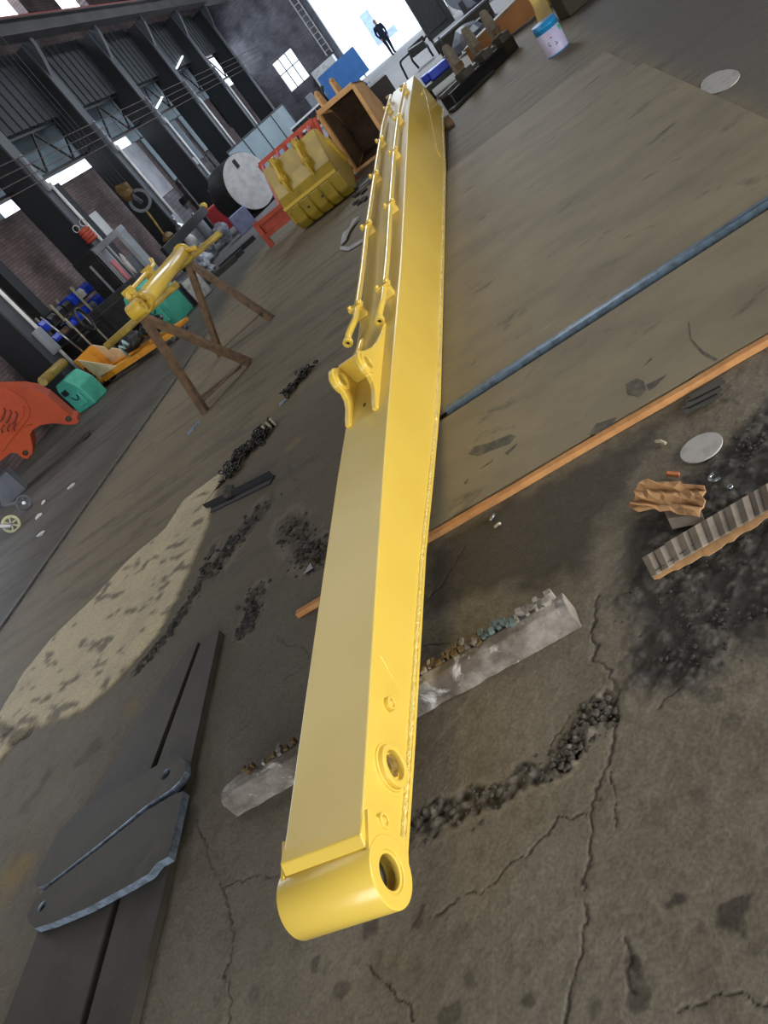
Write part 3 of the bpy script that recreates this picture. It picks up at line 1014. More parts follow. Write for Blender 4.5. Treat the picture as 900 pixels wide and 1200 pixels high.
# two hydraulic lines in clamps
XP = {'left': lambda y: XR(y) - WD(y) + itp(y, [(4.3, .028), (12, .05)]), 'right': lambda y: XR(y) - itp(y, [(4.3, .06), (6.2, .085), (8, .10), (11.5, .075)])}
clamps = {'left': [4.52, 6.1, 7.5, 8.8, 10.5], 'right': [4.55, 6.2, 7.8, 9.2, 10.95]}
for sd in ('left', 'right'):
    fx = XP[sd]
    bm = NB()
    pts = [(fx(y), y, ZT(y) + .062) for y in np.arange(4.36, 11.25, .3)]
    y0 = 4.30
    dx = -.055 if sd == 'left' else -.03
    pts = [(fx(y0) + dx, 4.16, ZT(4.2) + .040), (fx(y0) + dx * .9, 4.21, ZT(4.2) + .052), (fx(y0) + dx * .45, 4.27, ZT(4.3) + .060)] + pts
    pts += [(fx(11.3), 11.35, ZT(11.3) + .062), (fx(11.4) - .04, 11.5, ZT(11.5) + .05), (fx(11.4) - .09, 11.62, ZT(11.6) + .045)]
    path(bm, pts, .021, 12)
    hl = arm.part('hydraulic_line', bm, M_YEL)
    a, b = Vector(pts[0]), Vector(pts[1])
    d = (b - a).normalized()
    bm = NB()
    ring(bm, a - d * .022, d, .030, .012, .03, 20)
    arm.part('flare_fitting', bm, M_YEL, hl, bevel=.003)
    bm = NB()
    tube(bm, a - d * .010, a - d * .008, .0125, 14)
    arm.part('fitting_bore', bm, M_HOLE, hl)
    for y in clamps[sd]:
        x, z = fx(y), ZT(y)
        bm = NB()
        box(bm, (x, y, z + .030), (.07, .06, .062))
        cl = arm.part('pipe_clamp', bm, M_YEL, bevel=.004)
        bm = NB()
        box(bm, (x, y, z + .075), (.10, .05, .024), Matrix.Rotation(.12, 3, 'X'))
        arm.part('clamp_cap', bm, M_YEL, cl, bevel=.004)
        for s in (-1, 1):
            bm = NB()
            tube(bm, (x + s * .035, y, z + .084), (x + s * .035, y, z + .102), .014, 6)
            arm.part('clamp_bolt', bm, M_YEL, cl)
# pins by the far foot
bm = NB()
tube(bm, SP(12.0, .06, -.02), SP(12.0, .06, .12), .055, 18)
arm.part('foot_pin', bm, M_RUST)
bm = NB()
tube(bm, SP(11.577, .621, -.01), SP(11.577, .621, .02), .02, 12)
arm.part('stop_pin', bm, M_YEL)

# ------------------------------------------------------------------ timbers under the arm
TA, TB = Vector((-2.02, 1.60, 0)), Vector((-.60, 1.775, 0))
TD = (TB - TA).normalized()
TN = Vector((-TD.y, TD.x, 0))
tm = Thing('timber_baulk', 'long weathered grey timber baulk with splintered top lying under the near end of the arm', 'timber', (TA + TB) / 2)
def timber_sec(k, hs, wd, rnd):
    p = TA.lerp(TB, k)
    j = lambda a: rnd.uniform(-a, a)
    return [p + TN * j(.004) + Vector((0, 0, .0)), p + TN * (wd + j(.004)), p + TN * (wd + j(.006)) + Vector((0, 0, hs * .88 + j(.004))),
            p + TN * (wd * .55) + Vector((0, 0, hs + j(.005))), p + TN * (.016 + j(.004)) + Vector((0, 0, hs + j(.003))), p + TN * .001 + Vector((0, 0, hs - .016))]
rnd = random.Random(3)
bm = NB()
loft(bm, [timber_sec(k, .102 * (1 if .03 < k < .965 else .93), .09, rnd) for k in np.linspace(0, 1, 42)])
tm.part('beam', bm, M_WOODW, bevel=.004)
rnd = random.Random(8)
for i in range(76):                                                 # splinters standing along the broken back edge
    k = .625 + .35 * (i + rnd.random()) / 62 if i < 62 else rnd.uniform(.05, .30)
    p = TA.lerp(TB, k) + TN * rnd.uniform(.055, .092)
    h = rnd.uniform(.03, .052)
    bm = NB()
    box(bm, p + Vector((0, 0, .092)), (rnd.uniform(.008, .024), rnd.uniform(.012, .03), h), Matrix.Rotation(rnd.uniform(-.12, .12) + math.atan2(TD.y, TD.x), 3, 'Z') @ Matrix.Rotation(rnd.uniform(-.25, .25), 3, 'Y'))
    tm.part('splinter', bm, M_WOODT if .79 < k < .88 else (M_WOODW if k > .88 else (M_WOODB if rnd.random() < .7 else M_WOODW)))
# blocks that carry the arm farther on (mostly hidden)
for k, (y, x) in enumerate(((3.95, -1.33), (9.6, -1.30))):
    bm = NB()
    box(bm, (x, y, .013), (.15, .16, .026))
    single('packing_block', bm, M_WOODB, 'low wooden packing block under the %s of the arm' % ('belly' if k == 0 else 'far half'), 'block', (x, y, 0), bevel=.003)
bm = NB()
box(bm, (-1.22, 12.35, .06), (.5, .14, .122))
single('packing_block', bm, M_WOODB, 'thick wooden packing block under the far foot of the arm', 'block', (-1.22, 12.35, 0), bevel=.004)

# ------------------------------------------------------------------ steel sheets on the floor right of the arm, batten along the near edge
def slab(name, pts, z0, z1, m, label, cat, bevel=.002, edge=None, parts=None):
    c = sum((Vector((p[0], p[1], 0)) for p in pts), Vector()) / len(pts)
    t = Thing(name, label, cat, (c.x, c.y, z0))
    bm = NB()
    prism(bm, [(p[0], p[1], z0) for p in pts], (0, 0, z1 - z0))
    t.part('sheet', bm, m, bevel=bevel)
    return t
tA = slab('steel_sheet', [(-1.22, 2.69), (1.9, 2.86), (1.9, 3.80), (-1.22, 3.60)], .008, .022, M_SHEET, 'nearest dusty steel sheet on the floor, between wooden batten and blue-grey edge', 'steel sheet')
tB = slab('steel_sheet', [(-1.22, 3.68), (1.02, 3.845), (.975, 7.80), (-1.20, 7.69)], .010, .024, M_SHEET, 'largest dusty steel sheet beside the middle of the arm', 'steel sheet')
def scuff(tt, L, z, seed, m):
    rnd = random.Random(seed)
    P = [G(a_, b_, z) for a_, b_ in L]
    bm_ = NB()
    prism(bm_, [p + Vector((rnd.uniform(-.006, .006), rnd.uniform(-.006, .006), 0)) for p in P], (0, 0, .0006))
    tt.part('scuff_mark', bm_, m)
M_SCUFF = mat('dark_scuff', '#4b4842', .8, hex2='#6d6656', scale=22)
for k, L_ in enumerate(([(548, 533), (556, 523), (575, 518), (597, 509), (605, 511), (596, 521), (577, 528), (560, 534)], [(592, 531), (606, 519), (603, 525), (594, 534)], [(560, 552), (580, 536), (575, 543)],
                        [(736, 462), (734, 450), (745, 443), (756, 446), (758, 457), (748, 466)], [(758, 450), (782, 438), (770, 452), (760, 459)], [(690, 510), (698, 498), (722, 490), (716, 502), (704, 510)],
                        [(806, 378), (808, 378), (812, 396), (825, 412), (842, 421), (840, 423), (822, 415), (809, 398)], [(755, 428), (762, 419), (764, 421)], [(815, 440), (832, 431), (836, 436), (820, 444)])):
    scuff(tA, L_, .0222, k, M_SCUFF)
bm = NB()
bar(bm, (-1.088, 3.672, .018), (1.04, 3.822, .018), .038, .036)
bar(bm, (-1.088, 3.690, .034), (1.04, 3.840, .034), .010, .008)
tB.part('edge_bar', bm, M_SHEETE, bevel=.002, label='blue-grey bare steel edge')
slab('steel_sheet', [(-1.20, 7.70), (.93, 7.815), (.905, 9.42), (-1.18, 9.34)], .006, .018, M_SHEET, 'farthest small steel sheet on the floor, in line with the pail', 'steel sheet')
bm = NB()
n = 26
B0, B1 = Vector((-1.925, 2.600, 0)), Vector((1.75, 2.815, 0))
rnd = random.Random(5)
secs = []
for i in range(n + 1):
    p = B0.lerp(B1, i / n) + Vector((0, rnd.uniform(-.003, .003), 0))
    secs.append([p + Vector((0, -.017, .0)), p + Vector((0, .017, 0)), p + Vector((0, .017, .027)), p + Vector((0, -.015, .025 + rnd.uniform(-.002, .002)))])
loft(bm, secs)
single('wooden_batten', bm, M_BATTEN, 'long thin orange-brown wooden batten along the front edge of the steel sheet', 'batten', (0, 2.7, 0), bevel=.002)

# ------------------------------------------------------------------ flat bars and two drilled plates lower left
def gp(L, z):
    return [tuple(G(a, b, z)) for a, b in L]
def flat(name, L, z0, z1, m, label, cat, holes=(), edge=None, smooth_hole=.03):
    top_ = gp(L, z1)
    c = sum((Vector(p) for p in top_), Vector()) / len(top_)
    t = Thing(name, label, cat, (c.x, c.y, z0))
    bm = NB()
    base = [(p[0], p[1], z0) for p in top_]
    plate_hole(bm, base, (0, 0, z1 - z0), [((G(a, b, z1)[0], G(a, b, z1)[1], z0), r) for a, b, r in holes], 20)
    if edge:
        for f in bm.faces:
            f.normal_update()
            f.material_index = 1 if abs(f.normal.z) < .5 else 0
    t.part('plate', bm, [m, edge] if edge else m, bevel=.0025)
    return t
flat('flat_bar', [(257, 738), (237, 748), (184, 896), (142, 1050), (98, 1212), (60, 1340), (115, 1340), (152, 1205), (190, 1050), (217, 925)], .001, .034, M_STEEL, 'right-hand flat steel bar lying on the floor under the drilled plates', 'flat bar', edge=M_STEEL)
flat('flat_bar', [(232, 752), (222, 757), (150, 865), (115, 925), (60, 1050), (0, 1210), (-30, 1300), (50, 1300), (92, 1200), (134, 1050), (178, 896)], .001, .030, M_STEEL, 'left-hand wide flat steel bar lying on the floor under the drilled plates', 'flat bar', edge=M_STEEL)
flat('drilled_plate', [(203, 885), (211, 885), (217, 892), (217, 903), (210, 915), (200, 925), (171, 944), (115, 990), (54, 1037), (44, 1040), (40, 1034), (46, 1017), (69, 973), (92, 949), (117, 936)], .035, .068, M_STEEL,
     'upper of the two dark drilled plates on the flat bars, with rounded end', 'steel plate', holes=[(194, 907, .026)], edge=M_STEELE)
flat('drilled_plate', [(215, 927), (197, 1004), (184, 1011), (174, 1024), (150, 1038), (137, 1045), (100, 1065), (60, 1082), (40, 1088), (33, 1082), (31, 1072), (42, 1052), (60, 1037), (115, 995), (171, 950), (206, 929)], .035, .070, M_STEEL,
     'lower of the two dark drilled plates on the flat bars, with notched edge', 'steel plate', holes=[(49, 1062, .022)], edge=M_STEELE)

# ------------------------------------------------------------------ litter at the right
def sheet_mesh(bm, rows, thick=.004):
    """rows: list of lists of 3-D points (a bent sheet), given thickness"""
    A = [[bm.verts.new(p) for p in r] for r in rows]
    fs = []
    for a, b in zip(A, A[1:]):
        for k in range(len(a) - 1):
            fs.append(bm.faces.new((a[k], a[k + 1], b[k + 1], b[k])))
    bmesh.ops.recalc_face_normals(bm, faces=fs)
    bmesh.ops.solidify(bm, geom=fs, thickness=thick)
# crumpled piece
t = Thing('cardboard_scrap', 'crumpled orange-brown piece of torn cardboard lying on dark ground', 'cardboard', G(782, 588))
rnd = random.Random(12)
bm = NB()
q = [(753, 562), (827, 568), (820, 605), (738, 590)]
rows = []
for i in range(7):
    r = []
    for j in range(10):
        u, v = j / 9, i / 6
        px = (q[0][0] * (1 - u) + q[1][0] * u) * (1 - v) + (q[3][0] * (1 - u) + q[2][0] * u) * v + rnd.uniform(-3, 3)
        py = (q[0][1] * (1 - u) + q[1][1] * u) * (1 - v) + (q[3][1] * (1 - u) + q[2][1] * u) * v + rnd.uniform(-2, 2)
        r.append(G(px, py, .016 + .022 * abs(math.sin(v * 7 + u * 2)) + rnd.uniform(0, .008)))
    rows.append(r)
sheet_mesh(bm, rows)
t.part('crumpled_sheet', bm, M_CARD)
for L, m in (([(776, 595), (820, 594), (826, 612), (788, 620)], M_CARDG), ([(735, 592), (752, 580), (774, 594), (748, 600)], M_CARD), ([(782, 552), (796, 553), (795, 560), (780, 558)], mat('orange_card', '#c8794a', .8))):
    bm = NB()
    zs = [.006, .02, .018, .006]
    sheet_mesh(bm, [[G(*L[0], zs[1]), G(*L[1], zs[2])], [G((L[0][0] + L[3][0]) / 2, (L[0][1] + L[3][1]) / 2, .022), G((L[1][0] + L[2][0]) / 2, (L[1][1] + L[2][1]) / 2, .018)], [G(*L[3], zs[0]), G(*L[2], zs[3])]])
    t.part('torn_flap', bm, m)
# ribbed strip
t = Thing('corrugated_strip', 'long ribbed grey strip of dirty corrugated cardboard beside the dark rubble', 'cardboard', G(830, 620))
A0, A1 = (752, 654), (905, 565)          # far edge
B0_, B1_ = (763, 676), (912, 592)          # near edge
n = 11
for i in range(n):
    f0, f1 = (i + .03) / n, (i + .97) / n
    rnd = random.Random(40 + i)
    bm = NB()
    z = .022 + .003 * math.sin(i * 1.9)
    def pt(f, g, zz):
        return G((A0[0] * (1 - f) + A1[0] * f) * (1 - g) + (B0_[0] * (1 - f) + B1_[0] * f) * g, (A0[1] * (1 - f) + A1[1] * f) * (1 - g) + (B0_[1] * (1 - f) + B1_[1] * f) * g, zz)
    sheet_mesh(bm, [[pt(f0, g, z - .004), pt((f0 + f1) / 2, g, z + .003), pt(f1, g, z - .004)] for g in (0, .5, 1)], .005)
    t.part('rib', bm, M_CARDG)
bm = NB()
rows = [[], []]
rnd = random.Random(9)
for i in range(22):
    f = i / 21
    p = (B0_[0] * (1 - f) + B1_[0] * f, B0_[1] * (1 - f) + B1_[1] * f)
    rows[0].append(G(p[0], p[1] - 2, .012))
    rows[1].append(G(p[0] + 4 + rnd.uniform(-1, 1), p[1] + 4 + 6 * math.sin(f * 3.1) + rnd.uniform(-2, 2), .005))
sheet_mesh(bm, rows)
t.part('torn_edge', bm, M_CARD)
bm = NB()
path(bm, [G(768 + (812 - 768) * 1.9 * k / 60, 669 - (669 - 612) * 1.0 * k / 60 * 1.0, .018 + .008 * (k % 2)) for k in range(45)], .002, 5)
t.part('stitching', bm, M_DKST)
# round lid, shackle, nut, thin scrap
c = G(822, 525, .006)
bm = NB()
vs = [(c.x + math.cos(a) * .0725 * (1 + .012 * math.sin(3 * a)), c.y + math.sin(a) * .0725, .004) for a in np.linspace(0, 2 * PI, 40, endpoint=False)]
prism(bm, vs, (0, 0, .006))
single('round_disc', bm, M_DISC, 'pale round disc with dark spots lying flat on the floor by the cardboard', 'disc', (c.x, c.y, .004), bevel=.0015)
c = G(838, 559, .008)
bm = NB()
torus(bm, c, (0, 0, 1), .018, .0055, 12, 8, PI * 1.2)
single('shackle', bm, M_CHROME, 'small grey steel horseshoe-shaped shackle on the dark ground', 'shackle', (c.x, c.y, 0))
c = G(857, 573, 0)
bm = NB()
ring(bm, c + Vector((0, 0, .003)), (0, 0, 1), .010, .005, .010, 6)
single('hex_nut', bm, M_CHROME, 'tiny steel nut lying between shackle and ribbed cardboard', 'nut', (c.x, c.y, 0))
t = Thing('sheet_offcut', 'dark grey wavy metal offcut sticking out from under the batten', 'metal scrap', G(820, 470))
bm = NB()
rows = []
for j in range(7):
    f = j / 6
    rows.append([G(806 + 40 * a - 10 * f + (6 if j % 2 else 0), 462 - 20 * a + 26 * f + (2 if j % 2 else 0), .010 + .006 * (j % 2)) for a in (0, .5, 1)])
sheet_mesh(bm, rows, .003)
t.part('wavy_sheet', bm, M_STEEL)
for px, py, L_, a, lab, m in ((578, 608, .035, .9, 'short bright metal stub by the batten', M_CHROME), (584, 617, .03, .2, 'second short bright metal stub by the batten', M_BONE), (775, 520, .05, 2.2, 'pale twisted wire scrap beside the round disc', M_BONE)):
    c = G(px, py, 0)
    bm = NB()
    d = Vector((math.cos(a), math.sin(a), 0)) * L_ / 2
    path(bm, [c - d + Vector((0, 0, .007)), c + Vector((.004, .004, .008)), c + d + Vector((0, 0, .007))], .006, 7)
    single('metal_stub', bm, m, lab, 'metal scrap', (c.x, c.y, 0))
c = G(845, 97, 0)
bm = NB()
vs = [(c.x + math.cos(a) * .11, c.y + math.sin(a) * (.30 if math.sin(a) > 0 else .22), .002) for a in np.linspace(0, 2 * PI, 24, endpoint=False)]
prism(bm, vs, (0, 0, .006))
single('paper_scrap', bm, M_DISC, 'pale oval scrap lying alone on the floor beyond the steel sheets', 'scrap', (c.x, c.y, 0))

# loose grains: broken concrete in the worn hollows (nobody could count it)
def rubble(name, lines, n, m, label, seed, smin=.004, smax=.016):
    rnd = random.Random(seed)
    bm = NB()
    for _ in range(n):
        L, hw = rnd.choice(lines)
        k = rnd.randrange(len(L) - 1)
        f = rnd.random()
        x = L[k][0] * (1 - f) + L[k + 1][0] * f + rnd.gauss(0, hw * .55)
        y = L[k][1] * (1 - f) + L[k + 1][1] * f + rnd.gauss(0, hw * .55)
        s = smin + (smax - smin) * rnd.random() ** 3
        rock(bm, (x, y, s * .2 - .002), (s, s * rnd.uniform(.6, 1), s * .5), rnd)
    o = link(name, bm, m, None, (lines[0][0][0][0], lines[0][0][0][1], 0), kind='stuff')
    tag(o, label, 'rubble')
rubble('rubble', [(RUB[0][0], .05), (RUB[1][0], .05)], 330, M_RUBBLE, 'broken concrete crumbs in the worn strip right of the timber', 1, .003, .014)
rubble('rubble', [(r[0], r[1] * 1.2) for r in RUB[2:6]], 700, M_RUBBLD, 'dark oily concrete crumbs between the pale slab and the arm', 2, .005, .024)
rubble('rubble', [(fpts([(760, 700), (860, 640), (905, 600)]), .12), (fpts([(780, 780), (880, 700)]), .09), (fpts([(860, 540), (900, 500)]), .08)], 380, M_RUBBLD, 'black grit around the ribbed cardboard strip', 3, .003, .012)

# ------------------------------------------------------------------ survey helpers for things that stand at a known distance along (Y) or across (X) the hall
def PY(px, py, y):
    d = _RM @ np.array([px - 450.0, 600.0 - py, -F])
    t = y / d[1]
    return Vector((d[0] * t, y, CAMH + d[2] * t))
def PX(px, py, x):
    d = _RM @ np.array([px - 450.0, 600.0 - py, -F])
    t = x / d[0]
    return Vector((x, d[1] * t, CAMH + d[2] * t))

# ------------------------------------------------------------------ litter left of the arm
LINK = {}
def chain(label, L, n, seed, r=.020, w=.05):
    rnd = random.Random(seed)
    P = [G(*p) for p in L]
    t = Thing('chain', label, 'chain', (P[0].x, P[0].y, 0))
    if not LINK:
        bm = NB()
        torus(bm, (0, 0, 0), (0, 0, 1), r, .006, 10, 5)
        for v in bm.verts:
            v.co.x *= 1.35
        LINK['o'] = link('chain_link', bm, M_CHAIN, t.o)
    for i in range(n):
        f = i / (n - 1) * (len(P) - 1)
        k = min(int(f), len(P) - 2)
        c = P[k].lerp(P[k + 1], f - k) + Vector((rnd.gauss(0, w), rnd.gauss(0, w), 0)) - t.off
        c.z = .012 + abs(rnd.gauss(0, .018))
        if i == 0 and LINK['o'].parent == t.o:
            o = LINK['o']
        else:
            o = LINK['o'].copy()
            COL.objects.link(o)
            o.parent = t.o
        o.location = c
        o.rotation_euler = (rnd.uniform(-.8, .8), rnd.uniform(-.8, .8), rnd.uniform(0, 6.28))
chain('big heap of oily steel chain on the floor left of the arm', [(268, 562), (283, 535), (305, 518), (316, 500)], 170, 4, .016, .05)
chain('small heap of chain farther back beside the arm lugs', [(338, 464), (350, 448), (366, 432)], 70, 6, .016, .035)
a, b = G(240, 599, .02), G(318, 560, .02)
t = Thing('angle_iron', 'dark steel channel offcut lying at the end of the chain heap', 'steel bar', ((a + b) / 2)[:2] + (0,))
bm = NB()
bar(bm, a + Vector((0, 0, -.012)), b + Vector((0, 0, -.012)), .085, .008)
t.part('flange', bm, M_DKST, bevel=.002)
bm = NB()
bar(bm, a + Vector((.0, .038, .012)), b + Vector((.0, .038, .012)), .008, .05)
t.part('web', bm, M_DKST, bevel=.002)
a, b = G(222, 616, .008), G(262, 562, .012)
bm = NB()
tube(bm, a, b, .008, 7)
single('thin_rod', bm, M_RUST, 'thin rusty rod on the edge of the pale slab', 'rod', (a.x, a.y, 0))
c = G(268, 575, .035)
bm = NB()
blob(bm, c, (.05, .12, .035), 2, .2, 9, .5)
single('concrete_lump', bm, M_RUBBLE, 'rounded concrete lump in front of the big chain heap', 'lump', (c.x, c.y, 0))
t = Thing('coiled_spring', 'short bone-coloured coil lying at the end of the big chain heap', 'coil', G(315, 498))
a, b = G(308, 505, .035), G(322, 492, .035)
for k in range(3):
    bm = NB()
    torus(bm, a.lerp(b, (k + .5) / 3), (b - a), .028, .012, 12, 6)
    t.part('turn', bm, M_BONE)
for px, py, s, a_, lab in ((333, 471, (.10, .05, .012), .4, 'small blue-grey steel offcut between the two chain heaps'), (228, 502, (.20, .05, .02), .75, 'shiny blue-grey steel offcut at the foot of the near trestle')):
    c = G(px, py)
    bm = NB()
    u = Vector((math.cos(a_), math.sin(a_), 0)) * s[0] / 2
    v = Vector((-math.sin(a_), math.cos(a_), 0)) * s[1] / 2
    prism(bm, [c - u - v, c + u * .9 - v * 1.1, c + u + v * .8, c - u * .8 + v], (0, 0, s[2]))
    single('steel_offcut', bm, M_STEELE, lab, 'metal scrap', (c.x, c.y, 0), bevel=.002)
c = G(362, 667)
bm = NB()
prism(bm, [c + Vector((-.03, -.02, .001)), c + Vector((.03, -.01, .001)), c + Vector((.005, .04, .001))], (0, 0, .004))
single('glass_shard', bm, M_GREYL, 'pale triangular shard close to the left edge of the arm', 'shard', (c.x, c.y, 0))
bm = NB()
P = [G(400, 292), G(410, 293), G(425, 284), G(434, 277), G(437, 272)]
sheet_mesh(bm, [[p + Vector((0, -.06, .012)) for p in P], [p + Vector((0, .06, .02)) for p in P]], .006)
single('lifting_strap', bm, M_STRAP, 'white webbing strap on the floor between yellow bucket and arm', 'strap', (P[2].x, P[2].y, 0))
bm = NB()
P = [G(404, 286), G(408, 275), G(414, 266), G(420, 258)]
sheet_mesh(bm, [[p + Vector((-.05, 0, .02 + .03 * (i % 2))) for i, p in enumerate(P)], [p + Vector((.05, 0, .03)) for p in P]], .006)
single('rag', bm, M_STRAP, 'grey rag lying behind the webbing strap', 'rag', (P[1].x, P[1].y, 0))
for k, (px, py) in enumerate(((84, 571), (46, 606), (52, 590), (50, 626))):
    c = G(px, py)
    bm = NB()
    blob(bm, c + Vector((0, 0, .015)), (.07, .035, .015), 2, .3, 20 + k, k)
    single('paper_litter', bm, M_WHITE, ['crumpled white litter right of the caster wheels', 'narrow white litter strip below the grey crumb', 'faint grey crumb on the dark lane', 'pale oval litter next to the rail'][k], 'litter', (c.x, c.y, 0))
c = G(103, 512)
bm = NB()
blob(bm, c + Vector((0, 0, .03)), (.1, .06, .03), 2, .3, 33, 0)
single('oily_rag', bm, M_RUBBLD, 'dark lump on the lane below the orange arm tip', 'rag', (c.x, c.y, 0))

# ------------------------------------------------------------------ two trestles and the hydraulic cylinder on them
TZ = 1.06
def trestle(label, f0, f1, c0, c1):
    a, b, p, q = G(*f0), G(*f1), G(*c0, TZ), G(*c1, TZ)
    t = Thing('trestle', label, 'trestle', ((a + b) / 2), group='steel trestles')
    bm = NB()
    tube(bm, p, q, .038, 12)
    t.part('top_tube', bm, M_YSTAND)
    return t, a, b, p, q
def angle_leg(t, a, b, m=None):
    bm = NB()
    d = (b - a).normalized()
    bar(bm, a, b, .075, .008, (0, -1, 0))
    s = d.cross(Vector((0, -1, 0))).normalized()
    bar(bm, a + s * .034 + Vector((0, .034, 0)), b + s * .034 + Vector((0, .034, 0)), .008, .075, (0, -1, 0))
    t.part('leg', bm, m or M_RUST, bevel=.002)
t1, fa, fb, p, q = trestle('near rusty trestle carrying the left end of the yellow cylinder', (240, 485), (293, 427), (124, 407), (208, 332))
ap = G(166, 373, TZ - .03)
angle_leg(t1, fa, ap)
angle_leg(t1, fb, ap)
bm = NB()
bar(bm, fa.lerp(ap, .09), fb.lerp(ap, .06), .07, .008)
bar(bm, G(228, 470, .02), G(282, 428, .02), .06, .01)
t1.part('cross_bar', bm, M_RUST)
t2, fa, fb, p2, q2 = trestle('far rusty trestle carrying the right end of the yellow cylinder', (258, 418), (318, 375), (186, 334), (258, 273))
ap2 = G(219, 308, TZ - .03)
angle_leg(t2, fa, ap2)
angle_leg(t2, fb, ap2)
bm = NB()
bar(bm, fa.lerp(ap2, .05), fb.lerp(ap2, .12), .07, .008)
t2.part('cross_bar', bm, M_RUST)
cy = Thing('hydraulic_cylinder', 'yellow hydraulic cylinder lying across the two trestles', 'hydraulic cylinder', (ap + ap2) / 2 + Vector((0, 0, .1)))
CZ = TZ + .04 + .088
c0, c1 = G(168, 353, CZ), G(213, 297, CZ)
d = (c1 - c0).normalized()
bm = NB()
tube(bm, c0, c1, .085, 24)
br_ = cy.part('barrel', bm, M_YEL, bevel=.004)
bm = NB()
tube(bm, c0 - d * .08, c0 + d * .04, .10, 24)
gl = cy.part('gland', bm, M_YELD, bevel=.006)
for k in range(8):
    u, v, _ = frame_of(d)
    e = (u * math.cos(k * PI / 4) + v * math.sin(k * PI / 4)) * .083
    bm = NB()
    tube(bm, c0 - d * .11 + e, c0 - d * .08 + e, .014, 6)
    cy.part('gland_bolt', bm, M_YELD, gl)
bm = NB()
tube(bm, c0 - d * .22, c0 - d * .10, .045, 16)
rod = cy.part('piston_rod', bm, M_YELD)
ec = c0 - d * .25
sx = d.cross(Vector((0, 0, 1))).normalized()
bm = NB()
ring(bm, ec - sx * .07, sx, .078, .035, .14, 24)
cy.part('rod_eye', bm, M_YELD, rod, bevel=.004)
bm = NB()
tube(bm, c1, c1 + d * .05, .10, 24)
cy.part('end_cap', bm, M_YELD, bevel=.004)
up_ = Vector((0, 0, 1))
s0 = c0 + d * .02 - sx * .09 + up_ * .13
s1 = c0 + d * 1.15 - sx * .09 + up_ * .13
bm = NB()
path(bm, [c0 - sx * .06 + up_ * .07, s0 - up_ * .02, s0 + d * .05, s1 - d * .05, s1, s1 + up_ * .06 + d * .04], .022, 8)
cy.part('side_pipe', bm, M_YEL)
for f in (.08, .75):
    e = s0.lerp(s1, f)
    bm = NB()
    box(bm, e - up_ * .02, (.09, .09, .12))
    cy.part('pipe_clamp', bm, M_YELD, bevel=.004)
bm = NB()
tube(bm, c1 - d * .08 + sx * .08, c1 - d * .08 + sx * .2 - up_ * .05, .03, 10)
cy.part('port_stub', bm, M_YELD)

# ------------------------------------------------------------------ pallet jack with what lies on it
j0, j1 = G(122, 456), G(209, 399)
ju = (j1 - j0).normalized()
jn = Vector((-ju.y, ju.x, 0))
jk = Thing('pallet_jack', 'orange pallet jack with raised triangular head standing by the trestles', 'pallet jack', (j0 + j1) / 2)
L = (j1 - j0).length
for s in (0, .34):
    bm = NB()
    prism(bm, [j0 + ju * .2 + jn * s + Vector((0, 0, .10)), j1 + jn * s + Vector((0, 0, .10)), j1 + jn * s + Vector((0, 0, .16)), j0 + ju * .2 + jn * s + Vector((0, 0, .24))], jn * .16)
    jk.part('fork', bm, M_JACK, bevel=.006)
    bm = NB()
    tube(bm, j1 - ju * .15 + jn * (s + .05) + Vector((0, 0, .055)), j1 - ju * .15 + jn * (s + .12) + Vector((0, 0, .055)), .055, 14)
    jk.part('fork_roller', bm, M_CHROME)
bm = NB()
prism(bm, [j0 + ju * .02 + Vector((0, 0, .12)), j0 + ju * .14 + Vector((0, 0, .12)), j0 + ju * .06 + Vector((0, 0, .70)), j0 - ju * .06 + Vector((0, 0, .72))], jn * .5)
jk.part('head', bm, M_JACK, bevel=.008)
for s_ in (0.0, .48):
    bm = NB()
    prism(bm, [j0 + ju * .14 + jn * s_ + Vector((0, 0, .18)), j0 + ju * .80 + jn * s_ + Vector((0, 0, .22)), j0 + ju * .06 + jn * s_ + Vector((0, 0, .70))], jn * .02)
    jk.part('gusset', bm, mat('pale_orange_paint', '#f0dcb4', .35), label='pale triangular gusset')
bm = NB()
for k, (a_, b_) in enumerate(((.42, .52), (.34, .40), (.26, .32))):
    box(bm, j0 + ju * (.05 + .02 * k) - jn * .008 + Vector((0, 0, (a_ + b_) / 2)), (.05, .012, b_ - a_), math.atan2(ju.y, ju.x))
jk.part('head_marking', bm, M_BLACK)
for s in (.12, .34):
    bm = NB()
    c = j0 + ju * .0 + jn * s + Vector((0, 0, .125))
    tube(bm, c - jn * .04, c + jn * .04, .125, 22)
    w_ = jk.part('steer_wheel', bm, M_RUBBER, bevel=.01)
    bm = NB()
    tube(bm, c - jn * .05, c + jn * .05, .055, 14)
    jk.part('wheel_hub', bm, M_CHROME, w_)
bm = NB()
hb = j0 - ju * .05 + jn * .3 + Vector((0, 0, .70))
tube(bm, hb, hb - ju * .18 + Vector((0, 0, .95)), .02, 8)
jk.part('tiller', bm, M_CHROME)
bm = NB()
hp = j0 - ju * .12 + jn * .3 + Vector((0, 0, .2))
tube(bm, hp, hp + Vector((0, 0, .32)), .06, 14)
jk.part('pump', bm, M_CHROME)
for k, (f, s, sz, m, lab) in enumerate(((.52, .25, (.28, .24, .14), M_BLACK, 'black sack on the middle of the pallet jack forks'), (.78, .25, (.25, .24, .16), M_BLACKG, 'glossy black sack near the fork tips of the pallet jack'))):
    c = j0 + ju * L * f + jn * s + Vector((0, 0, .24 + sz[2] * 1.0))
    bm = NB()
    blob(bm, c, sz, 3, .15, 50 + k, math.atan2(ju.y, ju.x))
    single('sack', bm, m, lab, 'sack', (c.x, c.y, .2))
c = j0 + ju * L * .55 - jn * .02 + Vector((0, 0, .42))
bm = NB()
